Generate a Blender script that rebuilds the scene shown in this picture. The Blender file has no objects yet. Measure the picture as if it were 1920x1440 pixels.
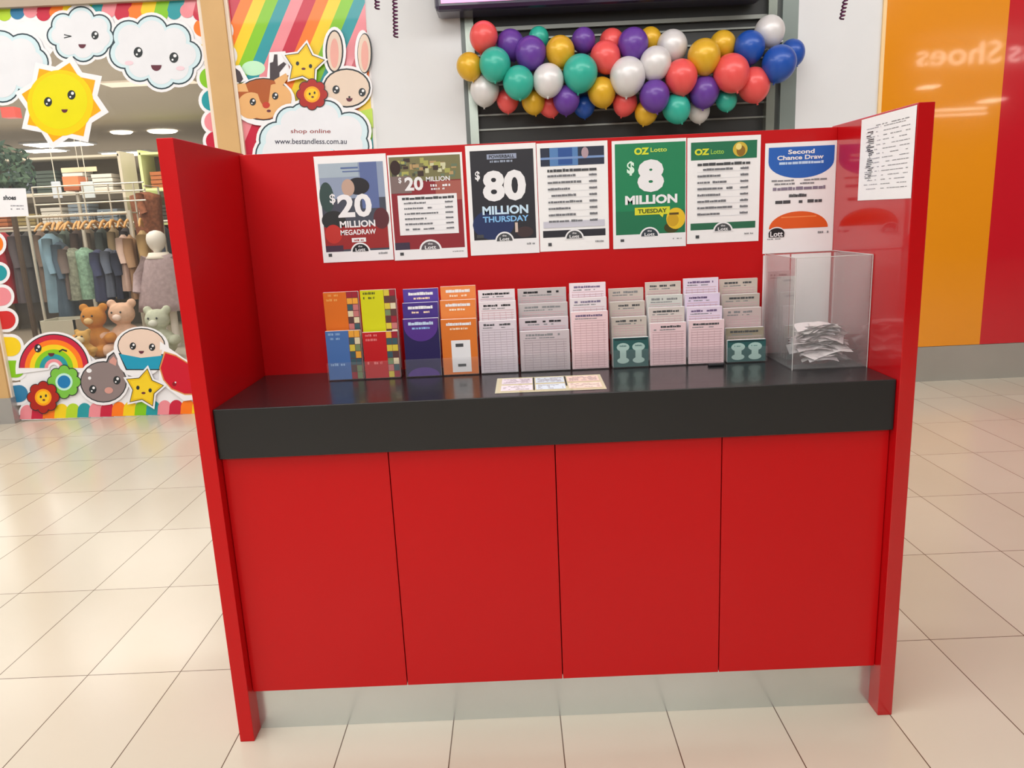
import bpy, bmesh, math, random
from mathutils import Vector, Matrix, Euler
from mathutils.geometry import tessellate_polygon
random.seed(7)
SC = bpy.context.scene
C = SC.collection

# ---------------------------------------------------------------- camera
F, CX, CY, CZ = 1421.93, -0.0891, -1.8280, 1.3782
ROT = Euler((1.3530, 0.04516, -0.00293), 'XYZ')
cam = bpy.data.cameras.new('camera'); camo = bpy.data.objects.new('camera', cam); C.objects.link(camo)
camo.location = (CX, CY, CZ); camo.rotation_euler = ROT
cam.sensor_width = 36; cam.lens = F / 1920 * 36; cam.clip_start = 0.02; cam.clip_end = 200
SC.camera = camo
RM = ROT.to_matrix()
def ray(u, v): return RM @ Vector(((u - 960) / F, -(v - 720) / F, -1))
def onY(u, v, Y):
    d = ray(u, v); s = (Y - CY) / d.y; return Vector((CX + s * d.x, Y, CZ + s * d.z))
def onZ(u, v, Z):
    d = ray(u, v); s = (Z - CZ) / d.z; return Vector((CX + s * d.x, CY + s * d.y, Z))

# ---------------------------------------------------------------- materials
def lin(c):
    c = c / 255.0
    return c / 12.92 if c <= 0.04045 else ((c + 0.055) / 1.055) ** 2.4
def rgb(c): return (lin(c[0]), lin(c[1]), lin(c[2]), 1)
MATS = {}
def mat(col, rough=0.55, metal=0.0, coat=0.0, var=0.06, scale=6.0, spec=0.4, emit=0.0, name=None):
    key = (tuple(col), rough, metal, coat, var, scale, spec, emit)
    if key in MATS: return MATS[key]
    m = bpy.data.materials.new(name or 'surface_%d_%d_%d' % tuple(col)); m.use_nodes = True
    nt = m.node_tree; b = nt.nodes['Principled BSDF']
    tc = nt.nodes.new('ShaderNodeTexCoord'); nz = nt.nodes.new('ShaderNodeTexNoise')
    nz.inputs['Scale'].default_value = scale; nz.inputs['Detail'].default_value = 3
    nt.links.new(tc.outputs['Object'], nz.inputs['Vector'])
    mx = nt.nodes.new('ShaderNodeMix'); mx.data_type = 'RGBA'
    a = rgb(col)
    mx.inputs[6].default_value = tuple(x * (1 - var) for x in a[:3]) + (1,)
    mx.inputs[7].default_value = tuple(min(1, x * (1 + var)) for x in a[:3]) + (1,)
    nt.links.new(nz.outputs['Fac'], mx.inputs[0])
    nt.links.new(mx.outputs[2], b.inputs['Base Color'])
    b.inputs['Roughness'].default_value = rough; b.inputs['Metallic'].default_value = metal
    b.inputs['Coat Weight'].default_value = coat; b.inputs['Coat Roughness'].default_value = 0.04
    b.inputs['Specular IOR Level'].default_value = spec
    if emit:
        nt.links.new(mx.outputs[2], b.inputs['Emission Color']); b.inputs['Emission Strength'].default_value = emit
    MATS[key] = m; return m
def clear(name, tint=(1, 1, 1), haze=0.06, gloss=1.0):
    m = bpy.data.materials.new(name); m.use_nodes = True; nt = m.node_tree; nt.nodes.clear()
    out = nt.nodes.new('ShaderNodeOutputMaterial'); tr = nt.nodes.new('ShaderNodeBsdfTransparent')
    gl = nt.nodes.new('ShaderNodeBsdfGlossy'); df = nt.nodes.new('ShaderNodeBsdfDiffuse'); fr = nt.nodes.new('ShaderNodeFresnel')
    m1 = nt.nodes.new('ShaderNodeMixShader'); m2 = nt.nodes.new('ShaderNodeMixShader'); mu = nt.nodes.new('ShaderNodeMath')
    mu.operation = 'MULTIPLY'; mu.inputs[1].default_value = gloss
    tr.inputs[0].default_value = tint + (1,); gl.inputs['Roughness'].default_value = 0.03
    df.inputs[0].default_value = (0.85, 0.87, 0.88, 1); fr.inputs[0].default_value = 1.45
    m1.inputs[0].default_value = haze
    L = nt.links.new
    L(tr.outputs[0], m1.inputs[1]); L(df.outputs[0], m1.inputs[2]); L(fr.outputs[0], mu.inputs[0])
    L(mu.outputs[0], m2.inputs[0]); L(m1.outputs[0], m2.inputs[1]); L(gl.outputs[0], m2.inputs[2]); L(m2.outputs[0], out.inputs[0])
    return m
ACRYL = clear('clear_acrylic', haze=0.035, gloss=0.4)
BOXAC = clear('clear_box_acrylic', haze=0.075, gloss=0.5)
GLASS = clear('shop_glass', haze=0.015, gloss=0.5)
def emis(col, s):
    m = bpy.data.materials.new('glowing_diffuser'); m.use_nodes = True; nt = m.node_tree
    b = nt.nodes['Principled BSDF']; b.inputs['Base Color'].default_value = rgb(col)
    b.inputs['Emission Color'].default_value = rgb(col); b.inputs['Emission Strength'].default_value = s
    return m

RED = mat((190, 4, 12), 0.4, coat=0.12, var=0.04, scale=2, spec=.25, name='red_laminate')
REDB = mat((182, 4, 13), 0.22, coat=0.5, var=0.03, scale=2.1, name='red_gloss_laminate')
COUNTER = mat((31, 31, 33), 0.24, coat=.15, var=0.08, scale=8, name='charcoal_laminate')
WHITE = mat((219, 221, 223), 0.6, var=0.02, name='white_paint')
PAPER = mat((240, 240, 242), 0.5, var=0.02, name='white_paper')

# ---------------------------------------------------------------- mesh helpers
class MB:
    def __init__(s): s.v = []; s.f = []; s.m = []; s.mats = []; s.smooth = False
    def mi(s, m):
        if m not in s.mats: s.mats.append(m)
        return s.mats.index(m)
    def add(s, vs, fs, m):
        o = len(s.v); s.v += [tuple(v) for v in vs]; k = s.mi(m)
        for f in fs: s.f.append(tuple(i + o for i in f)); s.m.append(k)
        return s
    def box(s, a, b, m):
        x0, x1 = sorted((a[0], b[0])); y0, y1 = sorted((a[1], b[1])); z0, z1 = sorted((a[2], b[2]))
        vs = [(x, y, z) for z in (z0, z1) for y in (y0, y1) for x in (x0, x1)]
        return s.add(vs, [(0, 2, 3, 1), (4, 5, 7, 6), (0, 1, 5, 4), (2, 6, 7, 3), (0, 4, 6, 2), (1, 3, 7, 5)], m)
    def tube(s, pts, r, m, n=8):
        pts = [Vector(p) for p in pts]; rs = r if isinstance(r, (list, tuple)) else [r] * len(pts)
        vs = []; fs = []
        for i, p in enumerate(pts):
            d = (pts[min(i + 1, len(pts) - 1)] - pts[max(i - 1, 0)]).normalized()
            up = Vector((0, 0, 1)) if abs(d.z) < .9 else Vector((0, 1, 0))
            a = d.cross(up).normalized(); b = d.cross(a).normalized()
            for k in range(n):
                t = 2 * math.pi * k / n; vs.append(p + (a * math.cos(t) + b * math.sin(t)) * rs[i])
        for i in range(len(pts) - 1):
            for k in range(n):
                fs.append((i * n + k, i * n + (k + 1) % n, (i + 1) * n + (k + 1) % n, (i + 1) * n + k))
        fs.append(tuple(range(n))); fs.append(tuple((len(pts) - 1) * n + k for k in reversed(range(n))))
        return s.add(vs, fs, m)
    def lathe(s, prof, m, n=20, c=(0, 0, 0), sy=1.0):
        vs = []; fs = []
        for (r, z) in prof:
            for k in range(n):
                t = 2 * math.pi * k / n; vs.append((c[0] + r * math.cos(t), c[1] + r * sy * math.sin(t), c[2] + z))
        for i in range(len(prof) - 1):
            for k in range(n): fs.append((i * n + k, i * n + (k + 1) % n, (i + 1) * n + (k + 1) % n, (i + 1) * n + k))
        fs.append(tuple(reversed(range(n)))); fs.append(tuple((len(prof) - 1) * n + k for k in range(n)))
        return s.add(vs, fs, m)
    def build(s, name, parent=None, bevel=0, smooth=False, loc=None, mtx=None):
        me = bpy.data.meshes.new(name); org = Vector((0, 0, 0))
        vs = [Vector(v) for v in s.v]
        if mtx is None:
            if loc is not None: org = Vector(loc)
            elif parent is None and vs:
                org = Vector((sum(v.x for v in vs) / len(vs), sum(v.y for v in vs) / len(vs), min(v.z for v in vs)))
            if parent is not None: org = Vector((0, 0, 0)); vs = [v - Vector(parent.get('_w', (0, 0, 0))) for v in vs]
            else: vs = [v - org for v in vs]
        me.from_pydata(vs, [], s.f); me.update()
        for m in s.mats: me.materials.append(m)
        for p, k in zip(me.polygons, s.m): p.material_index = k; p.use_smooth = smooth
        o = bpy.data.objects.new(name, me); C.objects.link(o)
        if mtx is not None: o.matrix_world = mtx
        else: o.location = org
        if parent is not None: o.parent = parent
        else:
            o['_w'] = tuple(org) if mtx is None else (0.0, 0.0, 0.0)
        if bevel:
            b = o.modifiers.new('bevel', 'BEVEL'); b.width = bevel; b.segments = 2; b.limit_method = 'ANGLE'
        return o
def tag(o, label=None, cat=None, group=None, kind=None):
    if label: o['label'] = label
    if cat: o['category'] = cat
    if group: o['group'] = group
    if kind: o['kind'] = kind
    return o
def thing(name, loc, label, cat, group=None):
    o = bpy.data.objects.new(name, None); C.objects.link(o); o.location = loc; o.empty_display_size = 0.05
    o['_w'] = tuple(loc)
    return tag(o, label, cat, group)
def struct(o): o['kind'] = 'structure'; return o

# ---------------------------------------------------------------- flat art (prints, decals)
_tc = {}
def text_geo(s, bold=0.0):
    k = (s, bold)
    if k in _tc: return _tc[k]
    cu = bpy.data.curves.new('t', 'FONT'); cu.body = s; cu.size = 1; cu.offset = bold; cu.resolution_u = 3
    o = bpy.data.objects.new('t', cu); C.objects.link(o)
    dg = bpy.context.evaluated_depsgraph_get(); me = bpy.data.meshes.new_from_object(o.evaluated_get(dg))
    vs = [(v.co.x, v.co.y) for v in me.vertices]; fs = [tuple(p.vertices) for p in me.polygons]
    bpy.data.objects.remove(o); bpy.data.curves.remove(cu); bpy.data.meshes.remove(me)
    x0 = min(v[0] for v in vs); x1 = max(v[0] for v in vs); y0 = min(v[1] for v in vs); y1 = max(v[1] for v in vs)
    vs = [((a - x0) / (x1 - x0), (b - y0) / (y1 - y0)) for a, b in vs]
    _tc[k] = (vs, fs); return _tc[k]
class Art(MB):
    """flat drawing; fn maps (a, b, lift) to a point"""
    def __init__(s, fn): super().__init__(); s.fn = fn; s.cnt = {}
    def poly(s, pts, m, L=1):
        k = int(L * 2); c = s.cnt.get(k, 0); s.cnt[k] = c + 1
        L = L + .045 * (c % 10)
        tris = tessellate_polygon([[Vector((p[0], p[1], 0)) for p in pts]])
        return s.add([s.fn(p[0], p[1], L) for p in pts], [tuple(t) for t in tris], m)
    def rect(s, x0, y0, x1, y1, m, L=1): return s.poly([(x0, y0), (x1, y0), (x1, y1), (x0, y1)], m, L)
    def ell(s, cx, cy, rx, ry, m, L=1, n=24, a0=0, a1=360):
        full = a1 - a0 >= 360
        pts = [(cx + rx * math.cos(math.radians(a0 + (a1 - a0) * k / n)), cy + ry * math.sin(math.radians(a0 + (a1 - a0) * k / n))) for k in range(n if full else n + 1)]
        return s.poly(pts, m, L)
    def text(s, t, x0, y0, x1, y1, m, L=2, bold=0.02):
        vs, fs = text_geo(t, bold)
        return s.add([s.fn(x0 + (x1 - x0) * a, y0 + (y1 - y0) * b, L) for a, b in vs], fs, m)
    def bars(s, x0, x1, y, h, m, L=2, seed=0, fill=.85, gap=.15):
        r = random.Random(seed); x = x0; w = (x1 - x0)
        while x < x1 - w * .02:
            d = w * r.uniform(.04, .16)
            if r.random() < fill: s.rect(x, y, min(x + d, x1), y + h * r.uniform(.75, 1), m, L)
            x += d + w * gap * r.uniform(.1, .35)
def finish_flat(me):
    pass

# ================================================================ SETTING
YW = 3.86
fl = bpy.data.materials.new('beige_floor_tiles'); fl.use_nodes = True
nt = fl.node_tree; b = nt.nodes['Principled BSDF']
tc = nt.nodes.new('ShaderNodeTexCoord'); mp = nt.nodes.new('ShaderNodeMapping'); mp.inputs['Location'].default_value = (0.0101 + 30, -0.3544 + 0.5951 * 40, 0)
br = nt.nodes.new('ShaderNodeTexBrick'); br.offset = 0; br.squash = 1
br.inputs['Scale'].default_value = 1; br.inputs['Brick Width'].default_value = .3; br.inputs['Row Height'].default_value = .5951
br.inputs['Mortar Size'].default_value = .0017; br.inputs['Mortar Smooth'].default_value = .2; br.inputs['Bias'].default_value = 0
br.inputs['Color1'].default_value = rgb((206, 199, 184)); br.inputs['Color2'].default_value = rgb((199, 191, 175)); br.inputs['Mortar'].default_value = rgb((96, 76, 62))
nz = nt.nodes.new('ShaderNodeTexNoise'); nz.inputs['Scale'].default_value = 1.3; nz.inputs['Detail'].default_value = 4
hs = nt.nodes.new('ShaderNodeMix'); hs.data_type = 'RGBA'; hs.blend_type = 'MULTIPLY'; hs.inputs[0].default_value = .35
cr = nt.nodes.new('ShaderNodeValToRGB'); cr.color_ramp.elements[0].position = .35; cr.color_ramp.elements[0].color = (.86, .84, .80, 1); cr.color_ramp.elements[1].position = .65; cr.color_ramp.elements[1].color = (1, .98, .97, 1)
L_ = nt.links.new
L_(tc.outputs['Object'], mp.inputs['Vector']); L_(mp.outputs[0], br.inputs['Vector']); L_(tc.outputs['Object'], nz.inputs['Vector'])
L_(nz.outputs['Fac'], cr.inputs[0]); L_(br.outputs['Color'], hs.inputs[6]); L_(cr.outputs[0], hs.inputs[7]); L_(hs.outputs[2], b.inputs['Base Color'])
b.inputs['Roughness'].default_value = .2; b.inputs['Specular IOR Level'].default_value = .45
bm_ = nt.nodes.new('ShaderNodeBump'); bm_.inputs['Strength'].default_value = .3; bm_.inputs['Distance'].default_value = .002; bm_.invert = True
L_(br.outputs['Fac'], bm_.inputs['Height']); L_(bm_.outputs[0], b.inputs['Normal'])
struct(MB().box((-9, -9, -.05), (14, 4.0, 0), fl).build('floor', loc=(0, 0, 0)))
struct(MB().box((-9, -9, 4.5), (14, 4.0, 4.6), mat((215, 212, 206), .8)).build('ceiling', loc=(0, 0, 4.5)))
# white back wall: two piers and the header above the shutter
xl, xs0, xs1, xr = -1.02, -.372, 1.975, 2.575
w = MB(); w.box((xl, YW, 0), (xs0, YW + .3, 4.5), WHITE); w.box((xs1, YW, 0), (xr, YW + .3, 4.5), WHITE); w.box((xs0, YW, 2.78), (xs1, YW + .3, 4.5), WHITE)
struct(w.build('wall_back', loc=(0, YW, 0)))
OR = mat((226, 142, 20), .15, coat=1.0, var=.03, scale=1, name='gloss_orange_panel'); CR = mat((192, 20, 36), .15, coat=1.0, var=.03, scale=1, name='gloss_crimson_panel')
w = MB(); w.box((xr, YW - .012, .27), (3.43, YW + .28, 4.5), OR); w.box((3.43, YW - .012, .27), (14, YW + .28, 4.5), CR)
struct(w.build('wall_right', loc=(0, YW, 0)))
struct(MB().box((xr, YW - .02, 0), (14, YW + .28, .268), mat((188, 188, 184), .3, metal=.7, var=.15, scale=1.5, name='brushed_steel')).build('baseboard_right'))
# warm edge strip between the pier and the orange panel
struct(MB().box((xr - .018, YW - .016, 0), (xr + .006, YW, 4.5), mat((240, 205, 150), .4)).build('trim_1'))
# far shop opposite the camera, seen only in reflections
struct(MB().box((-9, -7.4, 0), (14, -7.3, 4.5), mat((120, 112, 104), .6)).build('wall_front'))

# roller shutter
sh = thing('roller_shutter', (.8, YW + .05, 0), 'dark grey roller shutter with pale slat edges behind the balloon garland', 'roller shutter')
DK = mat((52, 54, 54), .5, name='dark_shutter_slat'); LT = mat((140, 143, 138), .35, metal=.5, name='slat_edge_metal')
m = MB(); z = 0.0; k = 0
while z < 2.62:
    m.box((xs0 + .09, YW + .06, z), (xs1 - .21, YW + .075, z + .094), DK); m.box((xs0 + .09, YW + .045, z + .088), (xs1 - .21, YW + .062, z + .100), LT); z += .1
m.build('slat_curtain', sh)
MB().box((xs0 + .09, YW + .03, 2.665), (xs1 - .21, YW + .2, 2.78), DK).build('headbox', sh)
MB().box((xs0 + .09, YW + .02, 2.645), (xs1 - .21, YW + .05, 2.672), LT).build('bottom_rail', sh)
JB = mat((150, 158, 150), .25, metal=.6, name='jamb_metal'); JD = mat((84, 88, 86), .3, metal=.5)
m = MB(); m.box((xs0, YW - .005, 0), (xs0 + .03, YW + .2, 2.78), JD); m.box((xs0 + .03, YW - .012, 0), (xs0 + .09, YW + .2, 2.78), JB); m.build('guide_rail', sh)
m = MB(); m.box((xs1 - .21, YW - .01, 0), (xs1 - .15, YW + .2, 2.78), JB); m.box((xs1 - .15, YW + .02, 0), (xs1 - .11, YW + .2, 2.78), JD); m.box((xs1 - .11, YW - .005, 0), (xs1, YW + .2, 2.78), mat((138, 150, 146), .25, metal=.3)); m.build('guide_rail', sh)
# pink lightbox sign
p = onY(815, 21, 3.62); sgr = onY(1440, 5, 3.62).x
sg = thing('lightbox_sign', (.7, 3.7, p.z), 'pink glowing lightbox sign with dark purple frame above the roller shutter', 'sign')
FR = mat((44, 38, 62), .25, coat=.5, name='dark_purple_frame')
MB().box((p.x, 3.62, p.z), (sgr, YW, p.z + .9), FR).build('frame', sg, bevel=.03)
PK = emis((250, 150, 215), .95); PU = emis((120, 70, 150), .6)
a = Art(lambda x, z, l: (x, 3.618 - .0004 * l, z))
a.rect(p.x + .045, p.z + .045, .35, p.z + .85, PK); a.rect(.35, p.z + .045, sgr - .045, p.z + .85, PU)
a.poly([(.35, p.z + .045), (.62, p.z + .045), (.35, p.z + .3)], PK, 2)
a.build('glowing_face', sg)

# spiral streamers
SM = mat((96, 44, 82), .25, metal=.5, name='foil_streamer')
def streamer(u, vb, vt, label, lean=0):
    a_ = onY(u, vb, 3.2); t_ = onY(u + lean, vt, 3.2); t_ = a_ + (t_ - a_) * ((4.5 - a_.z) / (t_.z - a_.z))
    pts = []; n = 700
    for i in range(n + 1):
        q = a_.lerp(t_, i / n); ang = i * .85; pts.append(q + Vector((math.cos(ang), math.sin(ang), 0)) * .013)
    tag(MB().tube(pts, .0055, SM, 5).build('spiral_streamer', smooth=True), label, 'streamer', 'dark foil streamers hanging from above')
streamer(742, 70, -260, 'dark spiral streamer hanging in front of white pier, longest one on left', lean=-8)
streamer(707, 17, -280, 'short dark spiral streamer end beside rainbow stripe window, left of longer one')
streamer(1578, 36, -260, 'dark curled streamer hanging in front of white pier beside orange wall', lean=60)

# shop front on the left: window 1
PO0, PO1 = -2.14, -1.985
WOOD = mat((205, 166, 112), .5, var=.12, scale=3, name='pale_timber'); WL = mat((236, 222, 205), .5)
m = MB(); m.box((PO0, YW - .05, 0), (PO1, YW + .1, 4.5), WOOD); m.box((PO0 - .03, YW - .03, 0), (PO0, YW + .08, 4.5), WL); m.box((PO1, YW - .03, 0), (PO1 + .025, YW + .08, 4.5), WL)
struct(m.build('trim_2', loc=(PO0, YW, 0)))
lp = onY(40, 787, YW).x
m = MB(); m.box((lp - .2, YW - .06, .2), (lp - .02, YW + .1, 4.5), WOOD); m.box((lp - .2, YW - .07, 0), (lp - .005, YW + .1, .2), mat((170, 168, 165), .35, metal=.4)); m.box((lp - .03, YW - .04, .2), (lp - .008, YW + .08, 4.5), WL)
struct(m.build('trim_3', loc=(lp, YW, 0)))
m = MB(); m.box((lp - 4, YW - .05, 2.93), (PO0, YW + .1, 3.05), mat((176, 160, 142), .5)); m.box((lp - 4, YW - .03, 3.05), (PO0, YW + .06, 4.5), mat((225, 210, 200), .6))
struct(m.build('trim_4', loc=(-3, YW, 3)))
struct(MB().box((lp - 4, YW + .02, 0), (PO0, YW + .03, 2.93), GLASS).build('window_1', loc=(-3, YW, 0)))
struct(MB().box((PO1, YW + .0, 0), (xl, YW + .04, 4.5), mat((235, 232, 230), .35, coat=.4)).build('window_2', loc=(-1.5, YW, 0)))

# ---------------------------------------------------------------- decals
PXD = lambda base: (lambda u, v, l: tuple(onY(u, v, base - .0008 * l)))
INK = mat((38, 44, 48), .4, name='ink'); CW = mat((236, 236, 240), .35, name='decal_white'); CB = mat((205, 228, 236), .35); CF = mat((226, 228, 234), .35)
MOUTH = mat((96, 40, 56), .4); BL = mat((240, 205, 215), .4)
RB = {'crimson': (196, 24, 60), 'orange': (246, 122, 20), 'yellow': (240, 205, 20), 'green': (130, 196, 20), 'teal': (28, 150, 160), 'pink': (232, 140, 150), 'lime': (176, 210, 40), 'blue': (40, 120, 165), 'red': (205, 40, 40)}
RM_ = {k: mat(v, .35, coat=.3, name='decal_' + k) for k, v in RB.items()}
def eye(a, u, v, r, L, col=INK):
    a.ell(u, v, r * .85, r, col, L, 14); a.ell(u + r * .2, v - r * .35, r * .33, r * .33, CW, L + 1, 8); a.ell(u - r * .25, v + r * .4, r * .2, r * .2, CW, L + 1, 8)
def smile(a, u, v, r, L): a.ell(u, v, r, r * 1.1, MOUTH, L, 10, 0, 180)
def cloud(name, label, lobes, inner, face, base=YW - .012, text=None, group='cloud decals on the shop window'):
    a = Art(PXD(base))
    for (u, v, r) in lobes: a.ell(u, v, r + 8, r + 8, CW, 1)
    for (u, v, r) in lobes: a.ell(u, v, r + 2.8, r + 2.8, mat((40, 62, 72), .4), 2)
    for (u, v, r) in lobes: a.ell(u, v, r, r, CB, 3)
    cen = sorted([(math.atan2(v - inner[1], u - inner[0]), u, v) for (u, v, r) in lobes])
    a.poly([(u, v) for (t, u, v) in cen], CB, 3.6)
    for (u, v, r) in lobes: a.ell(u + (inner[0] - u) * .08, v + (inner[1] - v) * .08, r * .86, r * .86, CF, 4.1)
    a.poly([(u, v) for (t, u, v) in cen], CF, 4.6)
    face(a)
    return tag(a.build(name), label, 'decal', group)
def ring(cx, cy, rx, ry, n, r, ph=0): return [(cx + rx * math.cos(2 * math.pi * (k + ph) / n), cy + ry * math.sin(2 * math.pi * (k + ph) / n), r) for k in range(n)]
def ringpoly(cx, cy, rx, ry): return [(cx + rx * math.cos(t * .35), cy + ry * math.sin(t * .35)) for t in range(18)]
def face1(a):
    a.text('>', 120, 72, 134, 64, INK, 6); eye(a, 178, 66, 8, 6); smile(a, 154, 83, 7, 6)
cloud('cloud_decal', 'small winking white cloud decal at top of shop window', [(118, 47, 20), (152, 38, 24), (186, 50, 21), (192, 72, 20), (182, 84, 20), (156, 92, 22), (128, 86, 22), (108, 66, 18)], (154, 66, ringpoly(154, 66, 38, 30)), face1)
def face2(a):
    eye(a, 259, 98, 10, 6); eye(a, 326, 108, 10, 6); smile(a, 293, 122, 10, 6); a.ell(242, 118, 8, 4, BL, 6); a.ell(338, 128, 8, 4, BL, 6)
cloud('cloud_decal', 'large smiling white cloud decal beside timber post of shop window', [(241, 68, 28), (284, 60, 29), (328, 74, 28), (350, 104, 26), (335, 130, 26), (303, 138, 27), (262, 124, 27), (234, 100, 27)], (292, 98, ringpoly(292, 98, 62, 44)), face2)
cloud('cloud_decal', 'white cloud decal cut off by left edge of picture, behind sun decal', [(-40, 90, 34), (0, 92, 33), (42, 98, 33), (62, 118, 27), (50, 140, 30), (5, 160, 30), (-40, 140, 30)], (5, 125, ringpoly(0, 125, 50, 38)), lambda a: None)
# sun
def star_pts(cx, cy, R, r, n, ph=0, sq=1):
    return [(cx + (R if k % 2 == 0 else r) * math.cos(math.pi * k / n + ph), cy + sq * (R if k % 2 == 0 else r) * math.sin(math.pi * k / n + ph)) for k in range(2 * n)]
a = Art(PXD(YW - .022))
a.poly(star_pts(116, 192, 90, 68, 8, -.58), CW, 1); a.poly(star_pts(115, 192, 76, 58, 8, -.58), mat((246, 170, 20), .35), 2)
a.ell(113, 193, 62, 62, mat((238, 205, 10), .35), 3, 32); a.ell(112, 190, 52, 52, mat((226, 216, 8), .35), 3.5, 32); eye(a, 90, 191, 9, 4); eye(a, 134, 178, 9, 4); smile(a, 121, 205, 6, 4)
tag(a.build('sun_decal'), 'smiling yellow sun decal with pointed rays on shop window', 'decal')
# scalloped rainbow borders
def border(label, segs, base=YW - .006, back=None):
    a = Art(PXD(base))
    if back: a.poly(back, CW, .5)
    for i, (u0, v0, u1, v1, r, c) in enumerate(segs):
        n = 3
        for q in range(n):
            uu, vv = u0 + (u1 - u0) * q / (n - 1), v0 + (v1 - v0) * q / (n - 1)
            a.ell(uu, vv, r + 6, r + 6, CW, 1)
        dx, dy = u1 - u0, v1 - v0; d = math.hypot(dx, dy) or 1; nx, ny = -dy / d * r, dx / d * r
        a.poly([(u0 + nx, v0 + ny), (u1 + nx, v1 + ny), (u1 - nx, v1 - ny), (u0 - nx, v0 - ny)], RM_[c], 3 + .15 * i)
        a.ell(u1, v1, r, r, RM_[c], 3 + .15 * i + .05)
    return tag(a.build('rainbow_border_decal'), label, 'decal', 'scalloped rainbow borders round the shop window')
cols = ['lime', 'blue', 'pink', 'crimson', 'orange', 'yellow', 'green', 'teal', 'pink', 'crimson', 'orange', 'yellow', 'green', 'teal', 'pink', 'crimson']
border('scalloped rainbow border decal running along top of shop window above clouds', [(22 + 24.5 * i, -30, 8 + 24.5 * i, 26 - (i % 3) * 3, 13.5, c) for i, c in enumerate(cols)], back=[(-40, 8), (384, 8), (392, 92), (375, 150), (345, 75), (300, 60), (235, 75), (215, 120), (190, 70), (150, 60), (110, 80), (60, 150), (20, 90), (-40, 80)])
border('scalloped rainbow border decal down right side of window beside timber post', [(410, 20, 384, 8, 14, 'crimson'), (415, 58, 380, 52, 17, 'orange'), (420, 105, 392, 96, 19, 'yellow'), (420, 150, 394, 146, 20, 'green'), (425, 190, 398, 188, 20, 'teal'), (425, 228, 402, 228, 19, 'pink'), (430, 262, 404, 264, 18, 'crimson')])
border('scalloped rainbow border decal down left edge of window beside timber post', [(-30, 455, -12, 458, 18, 'orange'), (-30, 512, -2, 512, 15, 'teal'), (-20, 560, 4, 556, 17, 'pink'), (-15, 602, 12, 600, 17, 'red'), (0, 650, 21, 650, 18, 'yellow'), (10, 692, 30, 692, 16, 'green'), (20, 740, 36, 738, 16, 'blue')], base=YW - .006)
segs = [(70 + i * 23.5, 800, 60 + i * 23.5, 766 - i * .5, 13, c) for i, c in enumerate(['crimson', 'orange', 'yellow', 'lime', 'teal', 'pink', 'crimson', 'orange', 'yellow', 'green', 'teal', 'pink', 'crimson'])]
_clipz = onY(200, 781, YW).z
back = [(38, 700), (60, 690), (150, 650), (210, 700), (330, 690), (366, 680), (372, 745), (372, 776), (40, 788)]
# bottom border: round tops cut flat at the floor
a = Art(PXD(YW - .004))
a.poly(back, CW, .5)
for i, c in enumerate(['pink', 'crimson', 'orange', 'yellow', 'lime', 'teal', 'pink', 'crimson', 'orange', 'yellow', 'green', 'teal', 'pink', 'crimson', 'orange', 'yellow']):
    u = 50 + i * 21.5; v = 786.2 - i * .72
    a.ell(u, v - 8, 16, 22, CW, 1, 16, 180, 360)
    a.poly([(u - 13, v), (u + 13, v), (u + 13, v - 10)] + [(u + 1 + 13 * math.cos(t), v - 12 - 15 * math.sin(t)) for t in [x * math.pi / 12 for x in range(13)]] + [(u - 12, v - 10)], RM_[c], 3 + .15 * i)
tag(a.build('rainbow_border_decal'), 'scalloped rainbow border decal on white backing along floor under window', 'decal', 'scalloped rainbow borders round the shop window')
# rainbow
a = Art(PXD(YW - .012))
def arc(a, cx, cy, r0, r1, m, L, sx=1., t0=180, t1=360, n=28):
    pts = [(cx + sx * r1 * math.cos(math.radians(t0 + (t1 - t0) * k / n)), cy + r1 * math.sin(math.radians(t0 + (t1 - t0) * k / n))) for k in range(n + 1)]
    pts += [(cx + sx * r0 * math.cos(math.radians(t1 - (t1 - t0) * k / n)), cy + r0 * math.sin(math.radians(t1 - (t1 - t0) * k / n))) for k in range(n + 1)]
    a.poly(pts, m, L)
arc(a, 101, 692, 8, 70, CW, 1, 1.03, 172, 368); arc(a, 101, 690, 12, 64, INK, 1.5, 1.03)
for i, c in enumerate(['crimson', 'orange', 'yellow', 'green', 'teal', 'pink']): arc(a, 101, 690, 62 - 9 * (i + 1) + (0 if i < 5 else 3), 62 - 9 * i, RM_[c], 2, 1.03)
eye(a, 71, 653, 8, 4); a.poly([(110, 658), (117, 654), (126, 657), (125, 660), (117, 657), (111, 661)], INK, 4); smile(a, 96, 662, 6, 4)
tag(a.build('rainbow_decal'), 'winking rainbow arch decal at foot of shop window', 'decal')
# flowers
def flower(label, cx, cy, R, c1, c2, c3, base, face=True):
    a = Art(PXD(base)); n = 8
    for k in range(n): a.ell(cx + R * .72 * math.cos(k * math.pi / 4), cy + R * .72 * math.sin(k * math.pi / 4), R * .34 + 1.5, R * .34 + 1.5, INK, 1)
    for k in range(n): a.ell(cx + R * .72 * math.cos(k * math.pi / 4), cy + R * .72 * math.sin(k * math.pi / 4), R * .34, R * .34, c1, 2)
    a.ell(cx, cy, R * .75, R * .75, c1, 2.5); a.ell(cx, cy, R * .56, R * .56, c2, 3); a.ell(cx, cy, R * .42, R * .42, c3, 3.5)
    if face: a.ell(cx - R * .16, cy - 1, R * .07, R * .1, INK, 4.5, 8); a.ell(cx + R * .18, cy - 3, R * .07, R * .1, INK, 4.5, 8); a.ell(cx + 1, cy + R * .18, R * .1, R * .07, MOUTH, 4.5, 8)
    tag(a.build('flower_decal'), label, 'decal', 'flower decals on the shop front')
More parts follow.
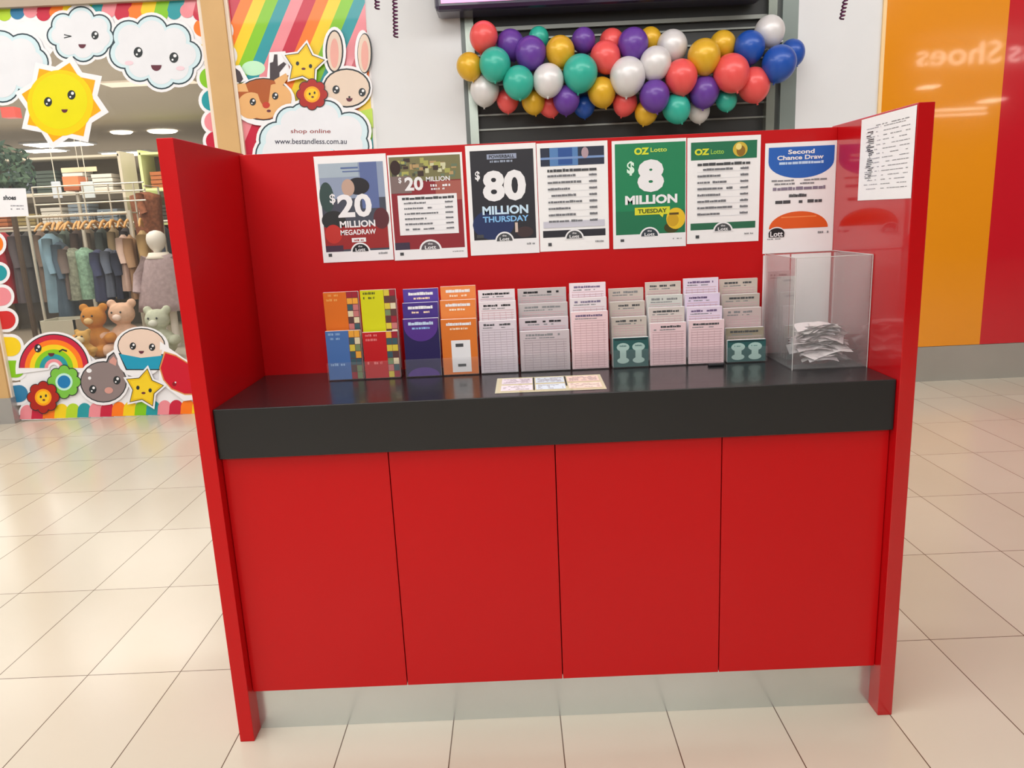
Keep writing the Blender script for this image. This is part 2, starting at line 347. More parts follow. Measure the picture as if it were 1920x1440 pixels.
DR = mat((168, 34, 24), .35); OY = mat((246, 160, 20), .35); YY = mat((244, 196, 30), .35); GG = mat((120, 190, 70), .35); LW = mat((190, 232, 220), .35); BB = mat((26, 120, 180), .35)
flower('small red flower decal with yellow smiling centre at foot of window', 81, 745, 28, DR, OY, YY, YW - .024)
flower('green flower decal with blue centre under rainbow arch decal', 120, 716, 29, GG, LW, BB, YW - .018, face=False)
flower('red flower decal with yellow centre between deer and rabbit decals', 585, 177, 27, DR, OY, YY, YW - .036)
# five pointed stars
def star(label, cx, cy, R, rot, base):
    a = Art(PXD(base))
    a.poly(star_pts(cx, cy, R + 8, (R + 8) * .58, 5, rot), CW, 1); a.poly(star_pts(cx, cy, R + 2, (R + 2) * .58, 5, rot), INK, 2); a.poly(star_pts(cx, cy, R, R * .57, 5, rot), mat((226, 186, 24), .35), 3)
    a.poly(star_pts(cx, cy, R * .8, R * .5, 5, rot), mat((238, 204, 40), .35), 3.5)
    a.ell(cx - R * .32, cy - 1, 3.2, 4, INK, 4.5, 10); a.ell(cx + R * .32, cy + 4, 3.2, 4, INK, 4.5, 10); a.ell(cx - 1, cy + 9, 4, 2.2, MOUTH, 4.5, 10)
    tag(a.build('star_decal'), label, 'decal', 'yellow star decals on the shop front')
star('yellow star decal with face at foot of shop window beside mouse decal', 270, 728, 36, -1.4, YW - .026)
star('yellow star decal with face on rainbow stripe panel above red flower', 570, 120, 38, -1.45, YW - .033)
# grey mouse
a = Art(PXD(YW - .016)); GR = mat((136, 122, 122), .35); PKK = mat((206, 150, 140), .35)
a.poly([(198, 690), (200, 664), (216, 654), (232, 672), (240, 700)], CW, 1)
a.ell(194, 716, 48, 44, CW, 1); a.ell(194, 716, 44, 39, INK, 1.5); a.poly([(196, 686), (203, 668), (213, 660), (224, 672), (232, 695)], INK, 1.6)
a.ell(194, 716, 42, 37, GR, 2); a.poly([(198, 688), (205, 670), (213, 663), (222, 674), (230, 697)], GR, 2.2); a.poly([(205, 676), (213, 668), (219, 676), (217, 686), (205, 680)], PKK, 3)
eye(a, 174, 730, 8, 4); eye(a, 219, 713, 8, 4); a.ell(204, 732, 8, 6, PKK, 4); a.ell(167, 695, 5, 4, CW, 4); a.ell(168, 709, 3, 3, CW, 4)
tag(a.build('mouse_decal'), 'grey mouse face decal with one raised ear at foot of shop window', 'decal')
# cupcake
a = Art(PXD(YW - .020)); CC = mat((226, 202, 186), .35); CT = mat((28, 150, 184), .35)
for (u, v, r) in [(265, 652, 52), (262, 674, 42)]: a.ell(u, v, r, 40 if r > 45 else 34, CW, 1)
a.ell(265, 648, 45, 33, INK, 2); a.ell(265, 648, 43, 31, CC, 3)
a.poly([(222, 662), (308, 664), (300, 694), (236, 694)], INK, 3.2); a.poly([(224, 664), (306, 666), (298, 692), (238, 692)], CT, 3.5); a.poly([(226, 656), (304, 656), (302, 667), (264, 671), (228, 664)], CC, 4)
eye(a, 249, 649, 7, 5); eye(a, 285, 651, 7, 5); smile(a, 265, 658, 5, 5)
tag(a.build('cupcake_decal'), 'cream cupcake decal in turquoise case with smiling face above yellow star', 'decal')
# red melon
a = Art(PXD(YW - .022)); a.poly([(300, 640), (345, 672), (400, 700), (400, 745), (345, 752), (298, 716)], CW, .6)
pts = [(310, 662), (330, 668), (352, 682), (372, 700), (374, 738), (346, 738), (322, 728), (308, 712), (301, 690)]
a.poly([(338 + (u - 338) * 1.08, 704 + (v - 704) * 1.08) for u, v in pts], mat((214, 150, 90), .35), 1); a.poly(pts, mat((200, 16, 44), .35), 2); a.ell(327, 720, 4, 4, mat((140, 10, 30), .35), 3); a.ell(329, 717, 1.5, 1.5, CW, 4)
tag(a.build('melon_decal'), 'red slice shaped decal with orange rim behind red booth side at foot of window', 'decal')

# rainbow stripes panel
def clip(poly, X0, X1, Y0, Y1):
    def cut(p, ins, inter):
        out = []
        for i in range(len(p)):
            a_, b_ = p[i - 1], p[i]
            if ins(b_):
                if not ins(a_): out.append(inter(a_, b_))
                out.append(b_)
            elif ins(a_): out.append(inter(a_, b_))
        return out
    def ix(X): return lambda a_, b_: (X(a_, b_))
    for k, s in ((0, 1), (1, -1)):
        # slanted sides follow the true verticals of the wall: edge given as x at y=0 and slope
        e = (X0, X1)[k]
        g = lambda q: s * (q[0] - (e[0] + e[1] * q[1]))
        poly = cut(poly, lambda q: g(q) >= 0, lambda a_, b_: tuple(a_[j] + (b_[j] - a_[j]) * g(a_) / (g(a_) - g(b_)) for j in (0, 1)))
        if len(poly) < 3: return []
    for lim, s in ((Y0, 1), (Y1, -1)):
        g = lambda q: s * (q[1] - lim)
        poly = cut(poly, lambda q: g(q) >= 0, lambda a_, b_: tuple(a_[j] + (b_[j] - a_[j]) * g(a_) / (g(a_) - g(b_)) for j in (0, 1)))
        if len(poly) < 3: return []
    return poly
a = Art(PXD(YW - .004)); seq = ['crimson', 'orange', 'yellow', 'green', 'teal', 'pink']
for i in range(-2, 26):
    x = 427 + 23.6 * i
    q = clip([(x + 33, -80), (x + 33 + 23.6, -80), (x - 165 + 23.6, 400), (x - 165, 400)], (426, .115), (684, .058), -80, 400)
    if q: a.poly(q, RM_[seq[i % 6]], 1)
a.ell(475, 128, 22, 14, mat((190, 235, 200), .4), 1.5)
tag(a.build('rainbow_stripe_decal'), 'slanting rainbow stripe decal covering panel right of timber post', 'decal')
# deer
a = Art(PXD(YW - .022)); BR = mat((170, 86, 34), .35); TN = mat((224, 172, 112), .35); AN = mat((64, 54, 60), .35)
a.ell(494, 190, 60, 46, CW, .5); a.poly([(500, 150), (505, 98), (535, 96), (545, 140)], CW, .5); a.poly([(436, 160), (434, 124), (450, 122), (466, 150)], CW, .5)
a.poly([(436, 150), (434, 130), (442, 128), (450, 134), (456, 148), (450, 156)], AN, 2)
for q in ([(506, 150), (506, 118), (512, 116), (514, 102), (520, 102), (521, 124), (532, 116), (537, 120), (524, 136), (524, 150)],): a.poly(q, AN, 2)
a.ell(494, 186, 53, 40, INK, 1); a.ell(494, 186, 51, 38, BR, 1.5)
a.poly([(440, 158), (460, 156), (466, 172), (446, 172)], TN, 2.2); a.poly([(514, 150), (536, 137), (541, 146), (530, 160), (518, 160)], TN, 2.2)
a.ell(471, 198, 26, 25, TN, 2.5); a.ell(519, 184, 28, 27, TN, 2.5); a.ell(494, 206, 27, 17, TN, 2.5)
a.poly([(478, 160), (508, 158), (503, 196), (496, 203), (488, 190)], BR, 3)
eye(a, 474, 191, 7, 4); eye(a, 516, 180, 7, 4); a.ell(499, 197, 7, 6, mat((190, 60, 40), .35), 4); a.ell(504, 208, 4, 2.5, MOUTH, 4)
tag(a.build('deer_decal'), 'brown deer face decal with dark antlers on rainbow stripe panel', 'decal')
# rabbit
a = Art(PXD(YW - .028)); RBT = mat((222, 202, 184), .35); RPK = mat((226, 164, 152), .35)
def edge(L, grow, m, earm):
    a.ell(650, 165, 43 + grow, 35 + grow, m, L); a.ell(627, 96, 15 + grow, 38 + grow, earm, L - .05); a.ell(684, 100, 13 + grow * .5, 36 + grow, earm, L - .05)
a.ell(650, 165, 48, 42, CW, .5); a.ell(627, 96, 22, 46, CW, .5); a.ell(680, 100, 15, 44, CW, .5)
edge(1, 2, INK, INK); a.ell(650, 165, 42, 34, RBT, 2); a.ell(627, 96, 14, 37, RBT, 1.6); a.ell(683, 100, 12, 36, RBT, 1.6); a.ell(627, 100, 8, 28, RPK, 2.5); a.ell(684, 104, 7, 28, RPK, 2.5)
eye(a, 630, 168, 8, 4); eye(a, 679, 173, 8, 4); smile(a, 655, 184, 6, 4); a.ell(655, 182, 2, 2, INK, 5)
tag(a.build('rabbit_decal'), 'cream rabbit face decal with tall pink ears on rainbow stripe panel', 'decal')
def face4(a):
    a.text('shop online', 545, 252, 620, 242, mat((150, 70, 70), .4), 6, .01); a.text('www.bestandless.com.au', 515, 270, 650, 260, mat((60, 60, 80), .4), 6, .01)
cloud('cloud_decal', 'white cloud decal with printed web address just above red booth back panel', [(520, 262, 32), (545, 228, 26), (570, 222, 28), (612, 218, 28), (655, 246, 34), (660, 275, 30), (590, 262, 40), (515, 290, 34), (660, 300, 30), (590, 300, 40)], (590, 250, ringpoly(588, 258, 62, 44)), face4, base=YW - .030)
# yellow triangle next to the rabbit
a = Art(PXD(YW - .012)); a.poly([(668, 210), (698, 203), (700, 240), (690, 232)], RM_['lime'], 1)
tag(a.build('leaf_decal'), 'small lime green pointed decal under rabbit decal at panel edge', 'decal')

# ================================================================ SHOP INTERIOR
struct(MB().box((-14, 4.0, -.05), (-1.0, 20, 0), mat((150, 138, 122), .4)).build('floor', loc=(-6, 8, 0)))
CE = mat((138, 128, 112), .8, var=.1, scale=.8)
struct(MB().box((-14, 4.0, 3.0), (-1.0, 20, 3.1), CE).build('ceiling', loc=(-6, 8, 3)))
struct(MB().box((-14, 20, 0), (-1.0, 20.1, 3.1), mat((150, 136, 110), .8, var=.3, scale=1.5)).build('wall_left', loc=(-7, 20, 0)))
struct(MB().box((-1.05, 4.2, 0), (-1.0, 20, 3.1), mat((190, 184, 172), .8)).build('wall_left', loc=(-1, 8, 0)))
SL = emis((255, 246, 226), 7)
def striplight(u0, v0, u1, v1, label, wd=.25):
    p0 = onZ(u0, v0, 2.98); p1 = onZ(u1, v1, 2.98)
    t = thing('ceiling_light', (p0 + p1) / 2, label, 'light', 'strip lights on the shop ceiling')
    MB().box((p0.x, p0.y - wd, 2.955), (p1.x, p0.y + wd, 2.975), SL).build('diffuser', t)
    MB().box((p0.x - .05, p0.y - wd - .05, 2.97), (p1.x + .05, p0.y + wd + .05, 2.999), WHITE).build('housing', t)
striplight(60, 272, 182, 271, 'long bright strip light on shop ceiling under sun decal')
striplight(52, 283, 132, 283, 'faint strip light on shop ceiling just below long one', .2)
striplight(205, 289, 300, 288, 'strip light on shop ceiling beside red booth corner', .3)
for i, (u, v) in enumerate([(228, 249), (305, 247)]):
    p0 = onZ(u, v, 2.98); r_ = .14 + .06 * i
    tag(MB().lathe([(r_, 0), (r_ + .03, .02)], SL, 16, (p0.x, p0.y, 2.97)).build('downlight'), ['small round downlight on shop ceiling, left of pair', 'larger round downlight on shop ceiling just above booth side panel'][i], 'light', 'round downlights on the shop ceiling')
tag(MB().box(onZ(190, 158, 2.98) - Vector((.0, .05, 0)), onZ(372, 155, 2.98) + Vector((0, .05, .02)), WL).build('ceiling_rail'), 'pale rail across shop ceiling below large cloud decal', 'rail')
tag(MB().box(onY(0, 201, 5.5), onY(42, 222, 5.6), mat((180, 70, 60), .5)).build('hanging_banner'), 'red banner strip inside shop left of sun decal', 'banner')

# garment rack
YR = 5.3
def P(u, v, Y=YR): return onY(u, v, Y)
ra = P(50, 403); rb = P(243, 403); zr = (ra.z + rb.z) / 2
rk = thing('garment_rack', (ra.x, YR, 0), 'pale metal garment rack with wire grid top behind shop window', 'clothes rack')
MT = mat((206, 198, 180), .35, metal=.3, name='pale_metal_tube')
MB().tube([(ra.x, YR, zr), (rb.x, YR, zr)], .014, MT).build('hanging_rail', rk)
for x, w_ in ((ra.x, .014), (rb.x, .022)): MB().tube([(x, YR, 0), (x, YR, zr + (.0 if w_ < .02 else .02))], w_, MT).build('post', rk)
g = MB()
for dz in (.11, .2, .27): g.tube([(ra.x, YR + .15, zr + dz), (rb.x + .1, YR + .15, zr + dz)], .008, MT, 6)
for k in range(5): x = ra.x + (rb.x - ra.x) * k / 4; g.tube([(x, YR + .15, zr - .1), (x, YR + .15, zr + .27)], .008, MT, 6)
for x in (ra.x, rb.x): g.tube([(x, YR, zr), (x, YR + .15, zr)], .008, MT, 6)
g.build('wire_grid', rk)
HG = mat((196, 146, 82), .45, name='hanger_timber'); HK = mat((190, 190, 186), .2, metal=.9)
def hanger(x, y, z, ang, label, w=.30):
    t = thing('clothes_hanger', (x, y, z), label, 'hanger', 'timber hangers on the shop garment rack'); t.rotation_euler = (0, 0, ang)
    a = MB(); a.tube([(-w / 2, 0, -.13), (-w / 4, 0, -.085), (0, 0, -.062), (w / 4, 0, -.085), (w / 2, 0, -.13)], [.008, .012, .013, .012, .008], HG, 8)
    o = a.build('shoulder_bar'); o.parent = t; o.location = Vector(o['_w']); del o['_w']
    a = MB(); a.tube([(0, 0, -.06), (0, 0, -.02)] + [(.016 * math.cos(s), 0, .0 + .016 * math.sin(s)) for s in [-math.pi / 2 + q * .5 for q in range(9)]], .0025, HK, 5)
    o = a.build('hook'); o.parent = t; o.location = Vector(o['_w']); del o['_w']
    return t
def garment(x, y, ztop, w, d, h, col, name, label, flare=1.1, seed=0, pattern=None, ang=0.0, sleeves=True):
    r = random.Random(seed); mm = mat(col, .85, var=.8 if pattern else .35, scale=34 if pattern else 7, name='cloth')
    prof = [(0, .25), (.03, .45), (.08, .92), (.2, .95), (.45, .9), (.7, .95 * (1 + flare) / 2), (.92, flare), (1, flare)]
    n = 24; vs = []; fs = []
    for (t, s) in prof:
        for k in range(n):
            th = 2 * math.pi * k / n; fold = 1 + .10 * t * math.sin(5 * th + seed) + .05 * math.sin(9 * th + seed * 2)
            vs.append((w / 2 * s * fold * math.cos(th), d / 2 * s * fold * math.sin(th), -h * t))
    for i in range(len(prof) - 1):
        for k in range(n): fs.append((i * n + k, (i + 1) * n + k, (i + 1) * n + (k + 1) % n, i * n + (k + 1) % n))
    fs.append(tuple(range(n)));
    B = MB(); B.add(vs, fs, mm)
    if sleeves:
        for s in (-1, 1): B.tube([(0, s * d * .42, -h * .07), (0, s * d * .52, -h * .25), (w * .1, s * d * .5, -h * .5)], [.045, .045, .035], mm, 10)
    o = B.build(name, smooth=True, mtx=Matrix.Translation((x, y, ztop)) @ Matrix.Rotation(ang, 4, 'Z'))
    if '_w' in o: del o['_w']
    return tag(o, label, 'clothing', 'children clothes on the shop garment rack')
GS = [(88, 50, 438, 585, (122, 152, 166), 'denim_overalls', 'light blue denim overalls at left end of shop rack', 0),
      (103, 40, 450, 592, (74, 92, 106), 'denim_dress', 'dark blue denim dress beside light blue overalls on rack', 0),
      (119, 20, 462, 560, (112, 98, 90), 'knit_top', 'narrow brown grey top between denim and sage garments', 0),
      (131, 34, 465, 562, (138, 142, 122), 'floral_shirt', 'sage floral shirt left of mint dress on rack', 1),
      (153, 34, 464, 560, (134, 168, 142), 'mint_dress', 'mint green patterned dress in middle of shop rack', 1),
      (178, 34, 468, 564, (54, 60, 88), 'navy_jacket', 'navy jacket right of mint dress on rack', 0),
      (198, 26, 466, 556, (90, 98, 112), 'grey_jacket', 'slate grey jacket beside navy jacket on rack', 0),
      (213, 22, 470, 560, (44, 50, 66), 'dark_trousers', 'dark trousers beside slate grey jacket on rack', 0),
      (226, 26, 440, 545, (196, 168, 152), 'pink_blouse', 'pale pink blouse near right post of shop rack', 0),
      (240, 24, 440, 560, (158, 124, 92), 'brown_coat', 'brown coat against right post of shop rack', 0),
      (262, 30, 432, 562, (168, 138, 92), 'tan_coat', 'tan coat just outside right post of shop rack', 0)]
for i, (u, wpx, v0, v1, c, nm, lb, pat) in enumerate(GS):
    t0 = P(u, v0); t1 = P(u, v1); h = t0.z - t1.z; wd = wpx / (190 if pat else 250)
    ztop = min(t0.z, zr - .055)
    garment(t0.x + .02, YR, ztop, wd, .24, ztop - t1.z, c, nm, lb, seed=i, pattern=pat, sleeves=not pat, ang=.25 + .1 * math.sin(i * 2))
    hanger(t0.x + .02, YR, zr - .0, math.pi / 2 + .25 + .1 * math.sin(i * 2), 'timber hanger carrying ' + lb.split(' at ')[0].split(' beside')[0].split(' between')[0].split(' left')[0].split(' in middle')[0].split(' right')[0].split(' near')[0].split(' against')[0].split(' just')[0] + ' on shop rack')
for i in range(9):
    x = ra.x + .12 + i * (rb.x - ra.x - .2) / 9
    hanger(x, YR, zr, math.pi / 2 + random.uniform(-.2, .5), 'bare timber hanger on shop rack between garments', w=.26)

# mannequin in mauve blouse
q = P(293, 452, 5.1)
mn = thing('child_mannequin', (q.x, 5.1, .35), 'white child mannequin head and torso form in shop window beside booth', 'mannequin')
a = MB(); a.lathe([(.02, -.12), (.035, -.1), (.036, -.085), (.06, -.06), (.08, -.02), (.085, .02), (.075, .06), (.045, .085), (.01, .095)], mat((226, 220, 208), .5), 20, (q.x, 5.1, q.z)); a.build('head', mn, smooth=True)
MV = mat((168, 148, 148), .85, var=.35, scale=30)
a = MB(); a.lathe([(.26, -.62), (.25, -.55), (.22, -.4), (.17, -.25), (.15, -.17), (.12, -.13), (.05, -.10)], MV, 28, (q.x + .02, 5.1, q.z), .7)
for s in (-1, 1): a.tube([(q.x + .02 + s * .12, 5.1, q.z - .15), (q.x + .02 + s * .2, 5.08, q.z - .3), (q.x + .02 + s * .22, 5.03, q.z - .45)], [.06, .06, .045], MV, 10)
a.build('mauve_dress', mn, smooth=True)
a = MB(); a.lathe([(.085, -.10), (.1, -.13), (.12, -.15), (.11, -.155)], mat((226, 216, 200), .7), 20, (q.x + .01, 5.09, q.z), .8); a.build('collar', mn, smooth=True)
a = MB(); a.tube([(q.x - .04, 5.1, .35), (q.x - .04, 5.1, q.z - .6)], .035, mat((226, 220, 208), .5)); a.tube([(q.x + .06, 5.1, .35), (q.x + .06, 5.1, q.z - .6)], .035, mat((226, 220, 208), .5)); a.build('legs', mn, smooth=True)
tag(MB().box((-4.6, 4.3, 0), (-2.3, 5.25, .35), mat((196, 188, 172), .6)).build('display_plinth', bevel=.01), 'low pale display plinth on shop floor behind window decals', 'plinth')

# plush toys
def blob(name, label, balls, col, vox=.012, extra=None, group='plush toys on the display plinth'):
    B = MB()
    for (c, r) in balls:
        rr = r if isinstance(r, tuple) else (r, r, r)
        pr = [(math.sin(math.pi * k / 12) * 1.0, -math.cos(math.pi * k / 12)) for k in range(1, 12)]
        n = 16; vs = []; fs = []
        for (a_, z_) in pr:
            for k in range(n): vs.append((c[0] + rr[0] * a_ * math.cos(2 * math.pi * k / n), c[1] + rr[1] * a_ * math.sin(2 * math.pi * k / n), c[2] + rr[2] * z_))
        for i in range(len(pr) - 1):
            for k in range(n): fs.append((i * n + k, i * n + (k + 1) % n, (i + 1) * n + (k + 1) % n, (i + 1) * n + k))
        fs.append(tuple(reversed(range(n)))); fs.append(tuple((len(pr) - 1) * n + k for k in range(n)))
        B.add(vs, fs, mat(col, .95, var=.25, scale=25, name='plush'))
    t = thing(name, (balls[0][0][0], balls[0][0][1], balls[0][0][2] - .1), label, 'plush toy', group)
    o = B.build('body', t, smooth=True)
    rm = o.modifiers.new('r', 'REMESH'); rm.mode = 'VOXEL'; rm.voxel_size = vox; rm.use_smooth_shade = True
    return t
def teddy(u, v, Y, s, col, label, muzzle):
    q = onY(u, v, Y); x, y, z = q.x, Y, .35 + .12 * s
    hz = z + .2 * s
    t = blob('teddy_bear', label, [((x, y, z), (.13 * s, .11 * s, .12 * s)), ((x, y - .02 * s, hz), (.1 * s, .09 * s, .09 * s)), ((x - .08 * s, y, hz + .08 * s), .035 * s), ((x + .08 * s, y, hz + .08 * s), .035 * s),
        ((x - .14 * s, y - .06 * s, z + .03 * s), (.05 * s, .07 * s, .045 * s)), ((x + .14 * s, y - .06 * s, z + .03 * s), (.05 * s, .07 * s, .045 * s)), ((x - .08 * s, y - .13 * s, z - .07 * s), (.05 * s, .09 * s, .05 * s)), ((x + .08 * s, y - .13 * s, z - .07 * s), (.05 * s, .09 * s, .05 * s))], col)
    a = MB()
    a.lathe([(.005, -.03), (.03, -.02), (.04, 0), (.03, .02), (.005, .03)], mat(muzzle, .9), 14, (x, y - .1 * s, hz - .02 * s)); a.build('muzzle', t, smooth=True)
    a = MB()
    for sx in (-1, 1): a.lathe([(.002, -.01), (.01, 0), (.002, .01)], INK, 8, (x + sx * .035 * s, y - .105 * s, hz + .02 * s))
    a.build('eyes', t)
    return t
teddy(182, 620, 4.75, 1.05, (196, 130, 50), 'orange brown teddy bear seen above mouse decal', (226, 190, 130))
teddy(158, 640, 4.5, .62, (206, 160, 84), 'small golden teddy in front of orange brown teddy', (236, 216, 170))
teddy(234, 610, 4.8, 1.1, (218, 178, 150), 'pale pink teddy bear left of cupcake decal', (240, 215, 200))
teddy(298, 606, 4.5, 1.0, (196, 200, 176), 'pale green plush bear under mannequin beside cupcake decal', (226, 226, 210))
q0 = onY(84, 600, 4.9); q1 = onY(158, 640, 4.9)
cr_ = thing('toy_crate', ((q0.x + q1.x) / 2, 4.95, .35), 'off white storage crate on plinth behind rainbow decal', 'crate')
CRM = mat((200, 196, 176), .6)
for a_, b_ in (((q0.x, 4.8, .35), (q1.x, 4.815, q0.z)), ((q0.x, 5.08, .35), (q1.x, 5.095, q0.z)), ((q0.x, 4.8, .35), (q0.x + .015, 5.095, q0.z)), ((q1.x - .015, 4.8, .35), (q1.x, 5.095, q0.z))): MB().box(a_, b_, CRM).build('side', cr_)
MB().box((q0.x, 4.8, .35), (q1.x, 5.095, .36), CRM).build('base', cr_)

# shelving in the depth of the shop
def shelf(x0, x1, y, zs, ztop, frame, label, d=.45):
    t = thing('shelving_unit', ((x0 + x1) / 2, y, 0), label, 'shelf')
    for x in (x0, x1): MB().box((x - .02, y, 0), (x + .02, y + d, ztop), frame).build('side_panel', t)
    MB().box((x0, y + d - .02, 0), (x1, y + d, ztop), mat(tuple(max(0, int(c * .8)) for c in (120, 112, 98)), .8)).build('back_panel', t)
    for z in zs: MB().box((x0, y, z - .015), (x1, y + d, z + .015), frame).build('shelf_board', t)
    return t
PAL = [((176, 104, 62), 'rust'), ((96, 104, 112), 'slate'), ((214, 208, 196), 'cream'), ((80, 74, 66), 'dark brown'), ((150, 132, 84), 'olive'), ((128, 140, 150), 'blue grey'), ((186, 150, 110), 'tan'), ((70, 80, 72), 'dark green')]
def folded(x, y, z, w, h, ci, shelfname, idx, place):
    m = MB(); n = max(2, int(h / .05)); c = PAL[ci][0]
    for k in range(n):
        j = random.uniform(-.008, .008); m.box((x - w / 2 + j, y, z + k * h / n), (x + w / 2 + j, y + .3, z + (k + .86) * h / n), mat(c, .9))
    tag(m.build('folded_clothes', bevel=.006), '%s folded clothes, %s on %s' % (PAL[ci][1], place.replace(' from left', ''), shelfname), 'clothes pile', 'folded clothes on shop shelves')
ORD = ['first from left', 'second from left', 'third from left', 'fourth from left', 'fifth from left', 'sixth from left', 'seventh from left', 'eighth from left']
SHF = [(-10.3, -8.2, 9.6, 'far left shelf unit'), (-7.9, -5.7, 9.6, 'middle shelf unit'), (-5.4, -3.6, 9.6, 'shelf unit nearest booth')]
FM = [mat((150, 136, 112), .6), mat((190, 180, 160), .6), mat((206, 214, 150), .6)]
for si, (x0, x1, y, nm) in enumerate(SHF):
    shelf(x0, x1, y, [.5, 1.0, 1.5, 2.0, 2.5], 2.55, FM[si], ['brown shelving unit of folded clothes deep in shop, left', 'pale shelving unit of folded clothes deep in shop, middle', 'lime green tinted shelving unit deep in shop near booth'][si])
    for zi, z in enumerate([1.0, 1.5, 2.0]):
        n = 5 if si < 2 else 4
        for k in range(n):
            ci = (si * 3 + zi * 5 + k * 3 + (k * k) % 5) % 8
            folded(x0 + .24 + k * (x1 - x0 - .4) / (n - .6), y + .06, z + .015, .3, random.uniform(.2, .36), ci, ['lower', 'middle', 'upper'][zi] + ' board of ' + nm, k, ORD[k])
# second rack, dark coats behind
YB = 7.0
def Pb(u, v): return onY(u, v, YB)
b0 = Pb(-20, 432); b1 = Pb(330, 432)
rk2 = thing('garment_rack', (b0.x, YB, 0), 'second garment rack of dark coats behind front rack', 'clothes rack')
MB().tube([(b0.x, YB, 1.5), (b1.x, YB, 1.5)], .014, MT).build('hanging_rail', rk2)
for x in (b0.x, b1.x): MB().tube([(x, YB, 0), (x, YB, 1.5)], .014, MT).build('post', rk2)
BK = [(168, 28, 44), (92, 82, 84), (60, 58, 56), (120, 100, 84), (52, 56, 48), (84, 96, 84), (70, 54, 44), (104, 90, 70), (58, 66, 62), (140, 120, 90), (66, 60, 62), (88, 70, 56), (150, 110, 96), (74, 80, 92)]
NMB = ['crimson', 'mauve grey', 'charcoal', 'taupe', 'dark olive', 'moss', 'chocolate', 'khaki', 'deep green', 'sand', 'plum grey', 'umber', 'dusty pink', 'steel blue']
for i, c in enumerate(BK):
    x = b0.x + .15 + i * (b1.x - b0.x - .3) / 13
    tag(garment(x, YB, 1.46, .14, .28, .8, c, 'hanging_coat', '%s coat hanging on rear shop rack' % NMB[i], seed=i + 20, ang=.2), group='coats on the rear shop rack')
# brown fur jacket and small goods above
q = onY(272, 360, 6.0)
o = garment(q.x, 6.0, q.z, .3, .3, .42, (140, 84, 56), 'fur_jacket', 'rust brown fluffy jacket hanging above mannequin head', seed=3, pattern=1, flare=.8); o['group'] = 'clothes hung high in the shop'
t = thing('wall_hook_stand', (q.x, 6.0, 0), 'thin stand holding fluffy jacket inside shop', 'stand')
MB().tube([(q.x, 6.3, 0), (q.x, 6.3, q.z + .06), (q.x, 6.0, q.z + .06), (q.x, 6.0, q.z)], .01, MT).build('pole', t); MB().lathe([(.15, 0), (.15, .02)], MT, 16, (q.x, 6.3, 0)).build('base', t)
# artificial tree top left
q = onY(12, 330, 5.6)
t = thing('potted_tree', (q.x, 5.6, 0), 'dark green bushy tree at left inside shop', 'plant')
MB().tube([(q.x, 5.6, .3), (q.x, 5.6, q.z)], .025, mat((84, 66, 48), .8)).build('trunk', t)
MB().lathe([(.12, 0), (.16, .3), (.14, .3)], mat((190, 186, 176), .6), 18, (q.x, 5.6, 0)).build('pot', t)
a = MB(); GM = [mat((44, 66, 52), .7), mat((66, 88, 66), .7)]
for k in range(420):
    th = random.uniform(0, 2 * math.pi); ph = math.acos(random.uniform(-1, 1)); rr = .26 * random.uniform(.5, 1)
    cpt = Vector((q.x + rr * math.sin(ph) * math.cos(th), 5.6 + rr * math.sin(ph) * math.sin(th), q.z + .05 + rr * math.cos(ph)))
    e = Euler((random.uniform(0, 3), random.uniform(0, 3), random.uniform(0, 3))).to_matrix(); l = .045
    a.add([cpt + e @ Vector(p_) for p_ in ((-l, 0, 0), (0, l * .45, 0), (l, 0, 0), (0, -l * .45, 0))], [(0, 1, 2, 3)], GM[k % 2])
a.build('foliage', t)
# price card in the window
a = Art(lambda u, v, l: tuple(onY(u, v, YW + .012 - .0006 * l)))
a.poly([(-20, 353), (48, 353), (54, 405), (-20, 408)], CW, 0); a.text('shoes', 6, 375, 30, 366, INK, 2, .03); a.bars(20, 44, 385, 2, mat((130, 130, 140), .5), 2, 4); a.bars(20, 44, 391, 2, mat((130, 130, 140), .5), 2, 5)
tag(a.build('price_card'), 'white price card in shop window at left edge of picture', 'sign')
# orange display box and white tags on the wire grid
for (u0, v0, u1, v1, Y, c, nm, lb, ct) in [(120, 330, 145, 358, 6.6, (188, 104, 62), 'display_box', 'rust orange display box high on stand in middle of shop', 'box'), (100, 340, 112, 372, 5.6, (216, 222, 228), 'swing_tag', 'white hanging tag left of rust orange box', 'tag'), (155, 340, 174, 372, 5.7, (214, 222, 222), 'swing_tag', 'white hanging tag right of rust orange box', 'tag'), (115, 312, 180, 324, 6.8, (226, 204, 166), 'header_sign', 'cream header board above rust orange box inside shop', 'sign')]:
    a_, b_ = onY(u0, v1, Y), onY(u1, v0, Y)
    t = thing(nm, ((a_.x + b_.x) / 2, Y, 0 if nm == 'display_box' else a_.z), lb, ct)
    MB().box((a_.x, Y, a_.z), (b_.x, Y + (.2 if nm == 'display_box' else .012), b_.z), mat(c, .6)).build('face_panel', t, bevel=.004)
    xm = (a_.x + b_.x) / 2
    if nm == 'display_box': MB().tube([(xm, Y + .1, 0), (xm, Y + .1, a_.z)], .02, MT).build('stand_pole', t)
    else: MB().tube([(xm, Y + .006, b_.z), (xm, Y + .006, 3.0)], .004, MT, 5).build('hanging_wire', t)

